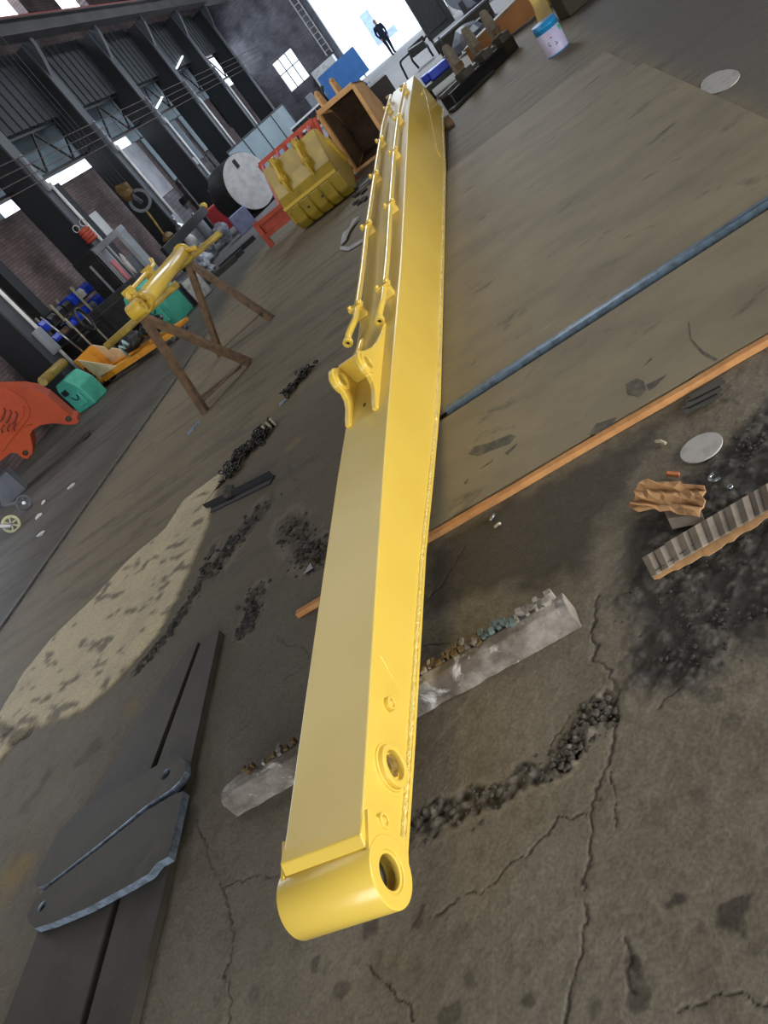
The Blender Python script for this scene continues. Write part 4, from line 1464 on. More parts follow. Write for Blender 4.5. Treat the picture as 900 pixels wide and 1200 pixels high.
path(bm, [c + ju * -.12 + Vector((0, 0, -.16)), c + ju * -.1 + Vector((0, 0, .05)), c + ju * 0 + Vector((0, 0, -.04)), c + ju * .07 + Vector((0, 0, .09)), c + ju * .12 + Vector((0, 0, -.02))], .028, 7)
single('pale_hose', bm, mat('pale_teal', '#a9c9c8', .6), 'pale bent hose piece on the black sack', 'hose', c)
def machine(label, px, py, w, dpt, h, lean=0.0):
    c = G(px, py)
    t = Thing('teal_machine', label, 'machine', c, group='teal machines')
    R_ = math.atan2(ju.y, ju.x) + lean
    u = Vector((math.cos(R_), math.sin(R_), 0))
    v = Vector((-u.y, u.x, 0))
    bm = NB()
    P = [(-.5, 0), (.5, 0), (.5, .62), (.22, 1.0), (-.35, 1.0), (-.5, .8)]
    prism(bm, [c + u * a_ * w + Vector((0, 0, b_ * h)) for a_, b_ in P], v * dpt)
    t.part('housing', bm, M_GREEN, bevel=.03)
    bm = NB()
    box(bm, c + u * .12 * w - v * .02 + Vector((0, 0, h * .33)), (w * .42, .05, h * .36), R_)
    dr = t.part('hatch', bm, M_GREEN, bevel=.02)
    bm = NB()
    torus(bm, c + u * .12 * w - v * .06 + Vector((0, 0, h * .52)), v, .09, .012, 10, 5, PI)
    t.part('handle', bm, M_GREEND, dr)
    bm = NB()
    box(bm, c - u * .2 * w - v * .02 + Vector((0, 0, h * .7)), (w * .2, .05, h * .16), R_)
    t.part('dark_opening', bm, M_BLACK)
    return t
machine('teal machine with hatch behind the fork tips of the pallet jack', 197, 388, .95, .5, .95)
machine('teal machine with hatch left of the pallet jack wheel', 103, 479, .64, .38, .64)
bm = NB()
a, b = G(70, 468), G(92, 452)
box(bm, (a + b) / 2 + Vector((-.35, .4, .3)), (1.0, .5, .6), .3)
single('dark_crate', bm, M_GREEND, 'dark green crate behind the left teal machine', 'crate', (a.x, a.y, 0), bevel=.02)
bm = NB()
tube(bm, PX(50, 447, -9.0), PX(74, 425, -9.0), .09, 14)
single('yellow_pipe', bm, M_YSTAND, 'short dull yellow pipe above the orange arm', 'pipe', PX(60, 440, -9.0))

# ------------------------------------------------------------------ long black beam and press behind the jack
def beam_between(name, p, q, w, h, m, label, cat='beam', bevel=.01):
    bm = NB()
    bar(bm, p, q, w, h)
    return single(name, bm, m, label, cat, (p + q) / 2 - Vector((0, 0, h / 2)), bevel=bevel)
BY = 15.0
p_, q_ = PY(84, 428, BY), PY(178, 338, BY)
bt = Thing('black_box_beam', 'long black steel box beam lying on supports behind the pallet jack', 'beam', ((p_.x + q_.x) / 2, BY, 0))
bm = NB()
bar(bm, Vector((p_.x, BY, .78)), Vector((q_.x, BY, .78)), .55, .62)
bt.part('box_section', bm, M_BLACK, bevel=.012)
for x in (p_.x + .4, q_.x - .4):
    bm = NB()
    box(bm, (x, BY, .235), (.3, .5, .47))
    bt.part('support', bm, M_DKST)
bm = NB()
box(bm, ((p_.x + q_.x) / 2, BY - .285, .95), (q_.x - p_.x - .1, .02, .03))
bt.part('edge_strip', bm, M_STEEL)
bt.part('end_plate', (lambda b_: (box(b_, (p_.x - .02, BY, .78), (.03, .65, .72)), b_)[1])(NB()), M_DKST)

FY = 17.0
t = Thing('press_frame', 'grey and black steel press with an open window beside the red-capped column', 'press', (-9.1, FY, 0))
bm = NB()
for x in (-9.10, -8.42):
    box(bm, (x, FY, .95), (.10, .35, 1.9))
t.part('upright', bm, M_GREYL, bevel=.01)
bm = NB()
box(bm, (-8.76, FY, 1.90), (.80, .36, .14))
t.part('top_beam', bm, M_GREYL, bevel=.01)
bm = NB()
box(bm, (-8.76, FY, .85), (.62, .3, .3))
t.part('table', bm, M_DKST, bevel=.01)
bm = NB()
box(bm, (-9.48, FY + .1, 1.0), (.62, .6, 2.0))
bd = t.part('black_housing', bm, M_BLACK, bevel=.015)
bm = NB()
box(bm, (-9.45, FY - .21, 1.25), (.05, .03, 1.0))
t.part('guide_rail', bm, M_GREYL, bd)
bm = NB()
tube(bm, (-9.0, FY - .1, 1.0), (-9.0, FY - .1, 1.55), .055, 14)
single('fire_extinguisher', bm, M_PINK, 'pale red fire extinguisher standing in the press window', 'extinguisher', (-9.0, FY - .1, 1.0), bevel=.01)
bm = NB()
box(bm, (-8.62, FY, 1.22), (.2, .15, .42), .1)
single('grey_box', bm, M_GREY, 'small grey box standing in the press window', 'box', (-8.62, FY, 1.0), bevel=.01)
bm = NB()
blob(bm, (-8.80, FY, 1.28), (.06, .06, .28), 2, .08, 3)
single('white_bottle', bm, M_WHITE, 'white bottle between extinguisher and grey box', 'bottle', (-8.80, FY, 1.0))
# cap on the column, white notice, other boxes on columns and wall
t = Thing('red_coupling', 'red ribbed coupling with two wire loops hanging on the column by the press', 'coupling', (-9.45, 17.72, 2.1))
for k in range(4):
    bm = NB()
    tube(bm, (-9.45, 17.72, 2.12 + k * .075), (-9.45, 17.72, 2.18 + k * .075), .15, 16)
    t.part('rib', bm, M_REDR, bevel=.01)
bm = NB()
tube(bm, (-9.45, 17.72, 2.1), (-9.45, 17.72, 2.44), .12, 16)
t.part('core', bm, M_REDR)
for s_ in (-.12, .12):
    bm = NB()
    torus(bm, (-9.45 + s_, 17.72, 2.52), (0, 1, 0), .08, .012, 12, 5)
    t.part('wire_loop', bm, M_WHITE)
def wall_box(name, px, py, x, sy, sz, m, label, cat, dx=.12):
    c = PX(px, py, x)
    if x > -9.7:
        cyy = min(COLY, key=lambda v: abs(v - c.y))
        c = Vector((-9.585 + dx / 2, cyy + max(-.1, min(.1, c.y - cyy)), c.z))
    bm = NB()
    box(bm, c, (dx, sy, sz))
    return single(name, bm, m, label, cat, c - Vector((0, 0, sz / 2)), bevel=.01)
wall_box('white_notice', 118, 262, WX + .06, .5, .65, M_BRIGHT, 'blank white notice board on the brick wall above the press', 'notice', .05)
wall_box('notice_box', 220, 196, -9.55, .22, .26, M_GREYL, 'small pale box fixed on the column behind the white tank', 'box', .06)
wall_box('switch_box', 207, 262, -9.50, .22, .5, M_GREYL, 'tall grey switch box with dark slot beside the gas bottles', 'switch box', .1)
wall_box('switch_box', 253, 205, -9.50, .3, .3, M_GREYL, 'pale grey switch box behind the top of the white tank', 'switch box', .12)
wall_box('switch_box', 56, 398, -9.50, .25, .55, M_GREYL, 'grey framed switch box on the column near the shelf of blue bins', 'switch box', .1)
wall_box('hanging_bundle', 216, 234, WX + .19, .35, .22, M_BLACK, 'dark bundle hanging on the pale block wall', 'bundle', .2)
# shelf with bins
RXx = -10.25
RXx = -10.28
t = Thing('storage_rack', 'low storage rack with blue bins against the brick wall', 'rack', (RXx, 16.2, 0))
for y in (14.3, 15.4, 16.5, 17.4):
    for x in (RXx - .25, RXx + .25):
        bm = NB()
        box(bm, (x, y, .85), (.04, .04, 1.7))
        t.part('post', bm, M_BONE)
for z in (.62, .98, 1.34):
    bm = NB()
    box(bm, (RXx, 15.85, z), (.44, 3.14, .03))
    t.part('shelf', bm, M_DKST)
rnd = random.Random(21)
pos = ['leftmost', 'second', 'third', 'fourth', 'fifth', 'sixth', 'seventh', 'rightmost']
for row, z in enumerate((.995, 1.355)):
    for k in range(8):
        y = 14.5 + k * .385
        h = .2 + .06 * rnd.random()
        blue = rnd.random() < (.75 if row == 0 else .3)
        bm = NB()
        P = [(-.17, 0), (.17, 0), (.19, h * .6), (.15, h), (-.17, h)]
        prism(bm, [(RXx + a_, y - .15, z + b_) for a_, b_ in P], (0, .3, 0))
        m = M_BLUEB if blue else rnd.choice([M_BLACK, M_GREY, M_BONE, M_WHITE, M_RUST])
        cn = {'bright_blue_plastic': 'blue', 'black_steel': 'black', 'grey_paint': 'grey', 'bone_plastic': 'cream', 'white_paint': 'white', 'rusty_steel': 'brown'}[m.name]
        single('storage_bin', bm, m, '%s storage bin, %s on the %s shelf of the rack' % (cn, pos[k], 'middle' if row == 0 else 'top'), 'bin', (RXx, y, z), 'bins on the rack', bevel=.01)
t = Thing('wire_trolley', 'black wire-framed trolley in front of the column by the rack', 'trolley', (-9.0, 14.15, 0))
for k, (a_, b_, c_) in enumerate(((-9.0, 13.87, 1.35), (-9.0, 14.43, 1.35))):
    bm = NB()
    tube(bm, (a_, b_, 0), (a_, b_, c_), .02, 6)
    t.part('post', bm, M_BONE)
for z in (.5, .9, 1.3):
    bm = NB()
    box(bm, (-9.0, 14.15, z), (.4, .54, .03))
    t.part('tray', bm, M_BLACK)
bm = NB()
torus(bm, (-8.72, 13.9, 1.1), (1, .2, 0), .25, .03, 18, 6)
single('hose_ring', bm, M_BLACK, 'coiled black hose hanging beside the wire trolley', 'hose', (-8.72, 13.9, .85))
# hook block of the crane
hx = -8.5
c = PX(147, 224, hx)
t = Thing('crane_hook_block', 'ochre crane hook block with a grey sheave hanging before the wall', 'crane hook', c + Vector((0, 0, -.9)))
bm = NB()
blob(bm, c, (.17, .16, .22), 2, .3, 5)
t.part('block_cover', bm, M_HOOK)
c2 = PX(164, 235, hx)
bm = NB()
ring(bm, c2 + Vector((.03, -.06, 0)), (.35, -.94, 0), .27, .20, .07, 24)
t.part('sheave', bm, M_GREY)
bm = NB()
tube(bm, c2 + Vector((0, 0, -.05)), c, .06, 8)
t.part('hanger', bm, M_GREY)
bm = NB()
P = [PX(a_, b_, hx) for a_, b_ in ((170, 245), (180, 258), (187, 268), (192, 275))]
path(bm, P, .025, 7)
t.part('sling', bm, M_YSTAND)
bm = NB()
blob(bm, PX(197, 279, hx), (.16, .14, .14), 2, .25, 8)
t.part('hook', bm, M_HOOK)
for k in range(4):
    bm = NB()
    e = Vector((-.12 + .08 * k, -.1 + .06 * k, .1))
    tube(bm, c + e, Vector((c.x + e.x * 1.2, c.y + e.y, 9.9)), .012, 5)
    t.part('hoist_rope', bm, M_DKST)
# long dark bar, gas bottles, red toolbox and tarpaulin along the wall
p_, q_ = PX(193, 296, -8.3), PX(240, 246, -8.3)
t = Thing('black_channel', 'long black steel channel on posts in front of the gas bottles', 'beam', ((p_.x + q_.x) / 2, (p_.y + q_.y) / 2, 0))
bm = NB()
bar(bm, p_, q_, .1, .24)
t.part('channel', bm, M_BLACK, bevel=.01)
for f in (.1, .9):
    e = p_.lerp(q_, f)
    bm = NB()
    box(bm, (e.x, e.y, (e.z - .12) / 2), (.1, .1, e.z - .12))
    t.part('post', bm, M_BLACK)
def bottle(label, x, y, h, r, m, cap, g='gas bottles by the wall'):
    t = Thing('gas_bottle', label, 'gas bottle', (x, y, 0), group=g)
    bm = NB()
    n_ = 14
    prof = [(r, 0), (r, h * .78), (r * .8, h * .88), (r * .35, h * .93), (r * .3, h)]
    loft(bm, [[(x + math.cos(2 * PI * i / n_) * a_, y + math.sin(2 * PI * i / n_) * a_, b_) for i in range(n_)] for a_, b_ in prof], True)
    t.part('shell', bm, m)
    bm = NB()
    tube(bm, (x, y, h), (x, y, h + .09), r * .25, 10)
    t.part('valve', bm, cap)
bottle('silver gas bottle behind the black channel', -9.3, 21.75, 1.2, .16, M_CHROME, M_CHROME)
bottle('second silver gas bottle, right of the first', -9.3, 23.1, .95, .18, M_GREYL, M_CHROME)
bottle('white gas bottle close to the black channel', -8.95, 20.9, .85, .15, M_WHITE, M_CHROME)
bottle('teal gas bottle standing by the column left of the white tank', -9.4, 25.7, 1.1, .14, M_GREEND, M_CHROME)
t = Thing('red_toolbox', 'bright red metal toolbox by the wall left of the white tank', 'toolbox', (-9.2, 24.4, 0))
bm = NB()
box(bm, (-9.2, 24.4, .38), (.6, .75, .76), .2)
t.part('chest', bm, M_RED, bevel=.02)
bm = NB()
box(bm, (-9.15, 24.4, .79), (.62, .3, .06), .2)
t.part('lid', bm, M_PINK, bevel=.02)
bm = NB()
blob(bm, (-9.3, 24.15, .95), (.13, .13, .13), 2, .1, 2)
single('yellow_helmet', bm, M_YEL, 'small yellow helmet by the red toolbox', 'helmet', (-9.3, 24.15, .82))
rnd = random.Random(77)
for k, (px, py, s_) in enumerate(((240, 317, (.30, .55, .20)), (252, 302, (.26, .38, .24)), (268, 284, (.25, .35, .28)), (247, 322, (.22, .4, .14)))):
    c = G(px, py)
    bm = NB()
    blob(bm, c + Vector((0, 0, s_[2])), s_, 3, .3, 70 + k, .3)
    single('tarpaulin_bundle', bm, M_TARP, ['nearest grey plastic bundle on the floor by the far trestle', 'middle grey plastic bundle in the heap', 'farthest and tallest grey plastic bundle in the heap', 'low grey plastic bundle in front of the heap'][k], 'bundle', c, 'plastic bundles')
c = G(292, 268)
bm = NB()
box(bm, c + Vector((0, 0, .25)), (.5, .35, .5), .4)
single('lilac_carton', bm, mat('lilac_card', '#8d93b8', .7), 'pale lilac carton on the floor below the white tank', 'carton', c, bevel=.02)
for k, (px, py, sx_, m) in enumerate(((262, 318, 1.0, M_DKST), (248, 332, 1.3, M_STEEL), (278, 300, .9, M_BLACK))):
    c = G(px, py)
    bm = NB()
    bar(bm, c + Vector((-sx_ * .5, -.1, .05)), c + Vector((sx_ * .5, .35, .05)), .12, .1)
    single('scrap_bar', bm, m, ['dark scrap bar lying behind the far trestle', 'longest scrap bar, nearest of the three behind the far trestle', 'black scrap bar beside the plastic bundles'][k], 'steel bar', c, 'scrap bars')
for k, (px, py, m) in enumerate(((222, 340, M_GREY), (240, 326, M_CHROME))):
    c = G(px, py + 22)
    bm = NB()
    box(bm, c + Vector((0, 0, .25)), (.4, .35, .5), .5 * k)
    single('scrap_crate', bm, m, ['grey metal crate behind the yellow cylinder', 'bare steel crate behind the yellow cylinder', 'dark steel crate right of the bare steel one', 'black crate left of the others behind the yellow cylinder'][k], 'crate', c, 'crates behind the cylinder', bevel=.02)

# ------------------------------------------------------------------ orange arm at the left edge
N0 = Vector((.45, -.89, 0)).normalized()
P0_ = Vector((-8.05, 9.56, 0))
def PO(px, py, back=0.0):
    d = Vector(_RM @ np.array([px - 450.0, 600.0 - py, -F]))
    o = Vector((0, 0, CAMH))
    return o + d * ((P0_ - N0 * back - o).dot(N0) / d.dot(N0))
t = Thing('orange_boom', 'orange excavator boom with a curved nose and cast relief at the left edge', 'excavator boom', (PO(0, 500).x - .6, PO(0, 500).y, 0))
OUT = [(-90, 515), (-60, 470), (-25, 455), (8, 454), (25, 453.5), (40, 456), (56, 464), (70, 476), (84, 488), (90, 490), (92.5, 494), (90, 497), (80, 498), (62, 496), (47, 498.5), (38.5, 504), (35.5, 509), (38.5, 524), (38, 532), (32, 538), (25, 536), (20, 531), (12, 531), (0, 541), (-40, 570), (-80, 600)]
TH = .52
bm = NB()
front = [PO(a_, b_) for a_, b_ in OUT]
plate_hole(bm, front, -N0 * TH, [(PO(80.5, 491), .045), (PO(30, 531), .042)], 18)
t.part('casting', bm, M_ORA, bevel=.012)
for c_, r_ in ((PO(80.5, 491), .045), (PO(30, 531), .042)):
    bm = NB()
    tube(bm, c_ - N0 * .05, c_ - N0 * (TH - .05), r_ * 1.02, 16)
    t.part('pin_bore', bm, M_HOLE)
def emb(L, r=.008, name='relief_line', m=None):
    bm_ = NB()
    path(bm_, [PO(a_, b_, -.002) for a_, b_ in L], r, 6)
    t.part(name, bm_, m or M_ORA)
emb([(8, 455), (28, 468), (35, 480), (33, 490), (20, 506), (2, 528)], .010)
emb([(28, 476), (27, 488), (18, 500), (2, 518)], .008)
emb([(38, 497), (28, 500), (16, 512), (2, 530)], .008)
for k in range(3):                                                  # cast lettering bars, read as two rows of raised strokes
    x = 2 + k * 7
    emb([(x + 2, 478 + k * 2.2), (x + 4, 481 + k * 2.2), (x + 1, 490 + k * 2), (x - 2, 494 + k * 1.5)], .016, 'raised_stroke', mat('orange_paint_dark', '#7e2d16', .5))
    emb([(x + 3, 498 - k), (x - 1, 503 - k), (x + 1, 507 - k)], .014, 'raised_stroke', mat('orange_paint_dark', '#7e2d16', .5))
bm = NB()
box(bm, PO(-20, 560, .25) * 1.0, (.9, .45, .12), math.atan2(N0.x, -N0.y))
ob = PO(6, 545, .2)
bm.free()
bm = NB()
box(bm, (ob.x - .35, ob.y, .2), (.5, .3, .40), .47)
single('steel_support', bm, M_GREY, 'blue-grey steel block under the orange boom', 'support', (ob.x - .35, ob.y, 0), bevel=.02)
# trolley with casters at the left edge
def caster(tt, c, r, m, ax):
    bm_ = NB()
    torus(bm_, c, ax, r * .84, r * .17, 24, 8)
    w_ = tt.part('wheel', bm_, m)
    bm_ = NB()
    for k in range(6):
        u, v, d_ = frame_of(ax)
        e = u * math.cos(k * PI / 3) + v * math.sin(k * PI / 3)
        bar(bm_, c, c + e * r * .8, r * .16, r * .14, ax)
    tt.part('spokes', bm_, m, w_)
    bm_ = NB()
    d_ = Vector(ax).normalized()
    tube(bm_, c - d_ * r * .3, c + d_ * r * .3, r * .22, 12)
    tt.part('hub', bm_, M_CHROME, w_)
ca, cb = G(13, 614, .10), G(28, 589, .10)
t = Thing('hand_trolley', 'small trolley with one cream and one dark caster wheel at the left edge', 'trolley', ((ca + cb) / 2).x and Vector((ca.x, ca.y, 0)))
ax = Vector((.55, -.83, .1))
caster(t, ca, .115, M_CREAM, ax)
caster(t, cb, .105, M_GREY, ax)
bm = NB()
bar(bm, cb + Vector((0, 0, .03)), cb + Vector((-.42, -.05, .18)), .07, .02)
bar(bm, ca + Vector((.06, -.1, .0)), ca + Vector((-.25, -.02, .16)), .06, .02)
t.part('fork_arm', bm, M_GREY)
bm = NB()
bar(bm, ca + Vector((.07, -.1, 0)), ca + Vector((-.1, -.08, .10)), .05, .012)
t.part('white_bracket', bm, M_WHITE)
bm = NB()
bar(bm, ca + Vector((-.3, 0, .17)), cb + Vector((-.42, -.05, .19)), .3, .03)
t.part('platform', bm, M_BLACK)

# ------------------------------------------------------------------ yellow bucket
def bucket(name, label, cat, c, rz, w, h, prof, m, m_in, ears):
    t = Thing(name, label, cat, c, rz, world=False)
    return t
yb = Thing('excavator_bucket', 'yellow excavator bucket standing with its ribbed back to the viewer', 'bucket', (-3.38, 12.85, 0), -.08, world=False)
BW = 1.08
prof = [(.30, 0), (.12, .05), (.02, .18), (0, .36), (.05, .62), (.16, .80), (.30, 1.10)]          # (depth, height) of the back skin
bm = NB()
for a_, b_ in zip(prof, prof[1:]):
    d_ = Vector((0, b_[0] - a_[0], b_[1] - a_[1])).normalized()
    nrm = Vector((0, d_.z, -d_.y))
    v = [(-BW / 2, *a_), (BW / 2, *a_), (BW / 2, *b_), (-BW / 2, *b_)]
    prism(bm, v, nrm * .03)
yb.part('back_skin', bm, M_YBKT)
for x in (-BW / 2, BW / 2 - .03):
    bm = NB()
    prism(bm, [(x, *p) for p in prof] + [(x, .48, 1.05), (x, .85, .42), (x, .80, .25), (x, .42, 0)], (.03, 0, 0))
    yb.part('side_plate', bm, M_YEL, bevel=.006)
    bm = NB()
    box(bm, (x + (.05 if x > 0 else -.02), .66, .62), (.05, .1, .5), Matrix.Rotation(.5, 3, 'X'))
    yb.part('side_cutter', bm, M_YEL, bevel=.008)
for k in range(5):
    x = -BW / 2 + .08 + k * .215
    bm = NB()
    prism(bm, [(x, -.012, .14), (x, -.012, .40), (x, .0, .42), (x, .0, .12)], (.17, 0, 0))
    prism(bm, [(x, .115, .035), (x, -.01, .16), (x, -.022, .16), (x, .10, .025)], (.17, 0, 0))
    yb.part('wear_plate', bm, M_YBKT, bevel=.004)
for x in (-.17, .12):
    bm = NB()
    tube(bm, (x, -.016, .27), (x, .01, .27), .022, 12)
    yb.part('drain_hole', bm, M_BLACK)
bm = NB()
bar(bm, (-BW / 2, -.012, .46), (BW / 2, -.012, .46), .05, .02, (0, -1, 0))
yb.part('cross_rib', bm, M_YEL)
for x in (-.30, .18):
    bm = NB()
    plate_hole(bm, [(x, .02, .58), (x, .10, .70), (x, .16, .80), (x, .27, 1.03), (x, .30, 1.09), (x, .25, 1.17), (x, .17, 1.16), (x, .11, 1.02), (x, .02, .88), (x, .02, .80), (x, .0, .70)], (.05, 0, 0), [((x, .215, 1.10), .04), ((x, .085, .84), .04)], 14)
    er = yb.part('hinge_ear', bm, M_YELD, bevel=.006)
    for a_, b_ in ((.215, 1.10), (.085, .84)):
        bm = NB()
        ring(bm, (x - .025, a_, b_), (1, 0, 0), .07, .04, .10, 18)
        yb.part('ear_boss', bm, M_YELD, er)
for k in range(4):
    x = -.42 + k * .28
    bm = NB()
    prism(bm, [(x, .78, .24), (x, .86, .36), (x, 1.02, .22), (x, 1.0, .19)], (.08, 0, 0))
    yb.part('tooth', bm, M_YELD, bevel=.005)
bm = NB()
prism(bm, [(-BW / 2, .30, 0), (-BW / 2, .42, 0), (-BW / 2, .82, .24), (-BW / 2, .80, .28), (-BW / 2, .42, .035)], (BW, 0, 0))
yb.part('floor_plate', bm, M_YBKT)

# ------------------------------------------------------------------ orange bucket, open towards the viewer
oc = G(436, 196)
ob_ = Thing('excavator_bucket', 'dull orange excavator bucket with its dark open mouth towards the viewer', 'bucket', (-2.60, 14.75, 0), -.17, world=False)
OW, OH, OD = .80, 1.15, .75
bm = NB()
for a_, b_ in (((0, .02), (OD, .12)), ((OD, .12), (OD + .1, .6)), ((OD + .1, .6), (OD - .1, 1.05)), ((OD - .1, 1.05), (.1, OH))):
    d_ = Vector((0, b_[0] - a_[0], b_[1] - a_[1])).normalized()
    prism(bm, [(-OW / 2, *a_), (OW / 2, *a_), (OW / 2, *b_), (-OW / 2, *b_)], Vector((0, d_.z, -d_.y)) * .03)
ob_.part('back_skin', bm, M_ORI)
for x in (-OW / 2, OW / 2 - .03):
    bm = NB()
    prism(bm, [(x, -.02, .0), (x, OD, .1), (x, OD + .12, .6), (x, OD - .1, 1.08), (x, .08, OH + .02)], (.03, 0, 0))
    ob_.part('side_plate', bm, M_ORB, bevel=.008)
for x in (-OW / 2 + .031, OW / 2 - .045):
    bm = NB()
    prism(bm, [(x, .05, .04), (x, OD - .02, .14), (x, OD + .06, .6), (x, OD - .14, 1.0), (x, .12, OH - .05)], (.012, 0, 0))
    ob_.part('inner_liner', bm, M_ORI)  # added dark sheets that deepen the tone inside the mouth
bm = NB()
for x in (-OW / 2, OW / 2):
    bar(bm, (x, -.03, .02), (x, .06, OH), .07, .05, (0, -1, 0))
bar(bm, (-OW / 2, .07, OH), (OW / 2, .07, OH), .09, .09)
bar(bm, (-OW / 2, -.04, .03), (OW / 2, -.04, .03), .06, .05)
ob_.part('rim', bm, M_ORB, bevel=.01)
for x in (-.30, .05):
    bm = NB()
    plate_hole(bm, [(x, .12, OH), (x, .42, OH), (x, .34, OH + .26), (x, .24, OH + .30), (x, .16, OH + .26)], (.05, 0, 0), [((x, .25, OH + .2), .045)], 14)
    ob_.part('hinge_ear', bm, M_ORB, bevel=.008)
# bits on the floor in front of it
bm = NB()
P = [G(a_, b_) for a_, b_ in ((430, 216), (440, 208), (447, 200), (452, 188))]
sheet_mesh(bm, [[p + Vector((-.12, -.1, .03)) for p in P], [p + Vector((.1, .1, .05 + .03 * (i % 2))) for i, p in enumerate(P)]], .02)
single('bracket_scrap', bm, M_GREY, 'grey bent bracket at the mouth of the orange bucket', 'metal scrap', (P[1].x, P[1].y, 0))
bm = NB()
for k in range(9):
    c = G(418 + 4 * (k % 4) + random.uniform(-2, 2), 240 - 5 * (k // 2) + random.uniform(-2, 2))
    rock(bm, (c.x, c.y, .02), (.10, .07, .03), random.Random(k))
o = link('scrap_heap', bm, M_RUBBLD, None, tuple(G(424, 235)), kind='stuff')
tag(o, 'small dark heap of swarf right of the yellow bucket', 'swarf')

# ------------------------------------------------------------------ faded red rack between bucket and tank
rc = G(322, 262)
rr = Thing('red_rack', 'faded red slatted steel rack leaning behind the yellow bucket', 'rack', (-3.7, 14.3, 0))
for k in range(8):
    f = k / 7
    bm = NB()
    bar(bm, (-4.28 + 1.2 * f, 14.05, .45), (-4.15 + 1.2 * f, 14.3, 1.16), .06, .05)
    rr.part('slat', bm, M_REDR if k % 2 else M_PINK)
for a_, b_ in (((-4.85, 14.05, .45), (-2.95, 14.05, .45)), ((-4.2, 14.3, 1.16), (-3.0, 14.3, 1.16)), ((-4.85, 14.05, .2), (-2.95, 14.05, .2))):
    bm = NB()
    bar(bm, a_, b_, .07, .07)
    rr.part('rail', bm, M_REDR)
for x in (-4.85, -2.95):
    bm = NB()
    bar(bm, (x, 14.05, 0), (x, 14.05, .5), .09, .09)
    rr.part('leg', bm, M_REDR)
for x in (-4.2, -3.05):
    bm = NB()
    bar(bm, (x, 14.6, 0), (x, 14.3, 1.16), .07, .07)
    rr.part('leg', bm, M_REDR)
bm = NB()
box(bm, (-4.5, 14.08, .33), (.6, .04, .18))
rr.part('panel', bm, M_REDR)

# ------------------------------------------------------------------ white-faced tank lying on its side
tk = Thing('tank', 'dark cylindrical tank with a flat white end lying on its side', 'tank', (-7.4, 22.0, 0))
fc = Vector((-6.85, 21.6, .78))
ax = Vector((-.80, .60, 0)).normalized()
bm = NB()
tube(bm, fc, fc + ax * .9, .76, 40)
tk.part('shell', bm, M_BLACK, bevel=.02)
bm = NB()
tube(bm, fc - ax * .02, fc, .74, 40)
wf = tk.part('white_end', bm, M_WHITE)
bm = NB()
box(bm, fc - ax * .03 + Vector((0, 0, .52)), (.10, .03, .22), math.atan2(ax.x, -ax.y))
tk.part('slot', bm, M_DKST, wf)
for s_ in (.2, .7):
    bm = NB()
    e = fc + ax * s_
    box(bm, (e.x, e.y, .05), (.12, 1.3, .1), math.atan2(ax.y, ax.x))
    tk.part('cradle', bm, M_DKST)

# ------------------------------------------------------------------ grey partition of four sheets
pa, pb = Vector((-9.3, 29.3, 0)), Vector((-8.05, 35.4, 0))
pt_ = Thing('sheet_partition', 'grey-green partition of upright metal sheets in dark frames', 'partition', (pa + pb) / 2)
for k in range(4):
    a_, b_ = pa.lerp(pb, k / 4 + .006), pa.lerp(pb, (k + 1) / 4 - .006)
    bm = NB()
    bar(bm, Vector((a_.x, a_.y, .84)), Vector((b_.x, b_.y, .84)), .03, 1.5)
    sh = pt_.part('sheet', bm, M_SHEETG)
for k in range(5):
    e = pa.lerp(pb, k / 4)
    bm = NB()
    box(bm, (e.x, e.y, .83), (.07, .07, 1.66))
    pt_.part('post', bm, M_DKST)
bm = NB()
bar(bm, Vector((pa.x, pa.y, 1.63)), Vector((pb.x, pb.y, 1.63)), .06, .06)
pt_.part('top_rail', bm, M_DKST)

# ------------------------------------------------------------------ end of the hall
t = Thing('wall_ladder', 'white steel ladder fixed on the end wall beside the gate', 'ladder', (-6.75, 44.9, 1.9))
for x in (-6.93, -6.60):
    bm = NB()
    box(bm, (x, 44.9, 5.0), (.06, .06, 6.2))
    t.part('stile', bm, M_WHITE)
for k in range(20):
    bm = NB()
    tube(bm, (-6.93, 44.9, 2.1 + k * .3), (-6.60, 44.9, 2.1 + k * .3), .02, 6)
    t.part('rung', bm, M_WHITE)
bm = NB()
box(bm, (-7.25, 44.3, .9), (1.35, .8, 1.8))
single('white_cabinet', bm, mat('bright_white_paint', '#f2f3f6', .5), 'bright white cabinet at the foot of the wall ladder', 'cabinet', (-7.25, 44.3, 0), bevel=.03)
bY = 30.0
t = Thing('blue_board', 'large blue board on a low white stand in front of the gate', 'board', (-4.6, bY, 0))
bm = NB()
prism(bm, [PY(372, 92, bY), PY(413, 54, bY), PY(433, 82, bY), PY(388, 122, bY)], (0, .05, 0))
t.part('panel', bm, M_BLUE)
for x in (-5.2, -3.95):
    bm = NB()
    box(bm, (x, bY + .06, .45), (.06, .06, .9))
    box(bm, (x, bY + .06, .03), (.06, .6, .06))
    t.part('leg', bm, M_WHITE)
bm = NB()
box(bm, (-4.57, bY + .03, .42), (1.4, .07, .10))
t.part('foot_rail', bm, M_WHITE)
c = G(391, 186)
bm = NB()
e = PY(377, 100, c.y)
tube(bm, c, e, .035, 8)
single('dark_pole', bm, M_BLACK, 'thin dark pole standing left of the orange bucket', 'pole', c)
t = Thing('white_framed_bench', 'black bench in a white tubular frame by the partition', 'bench', (-7.3, 33.5, 0))
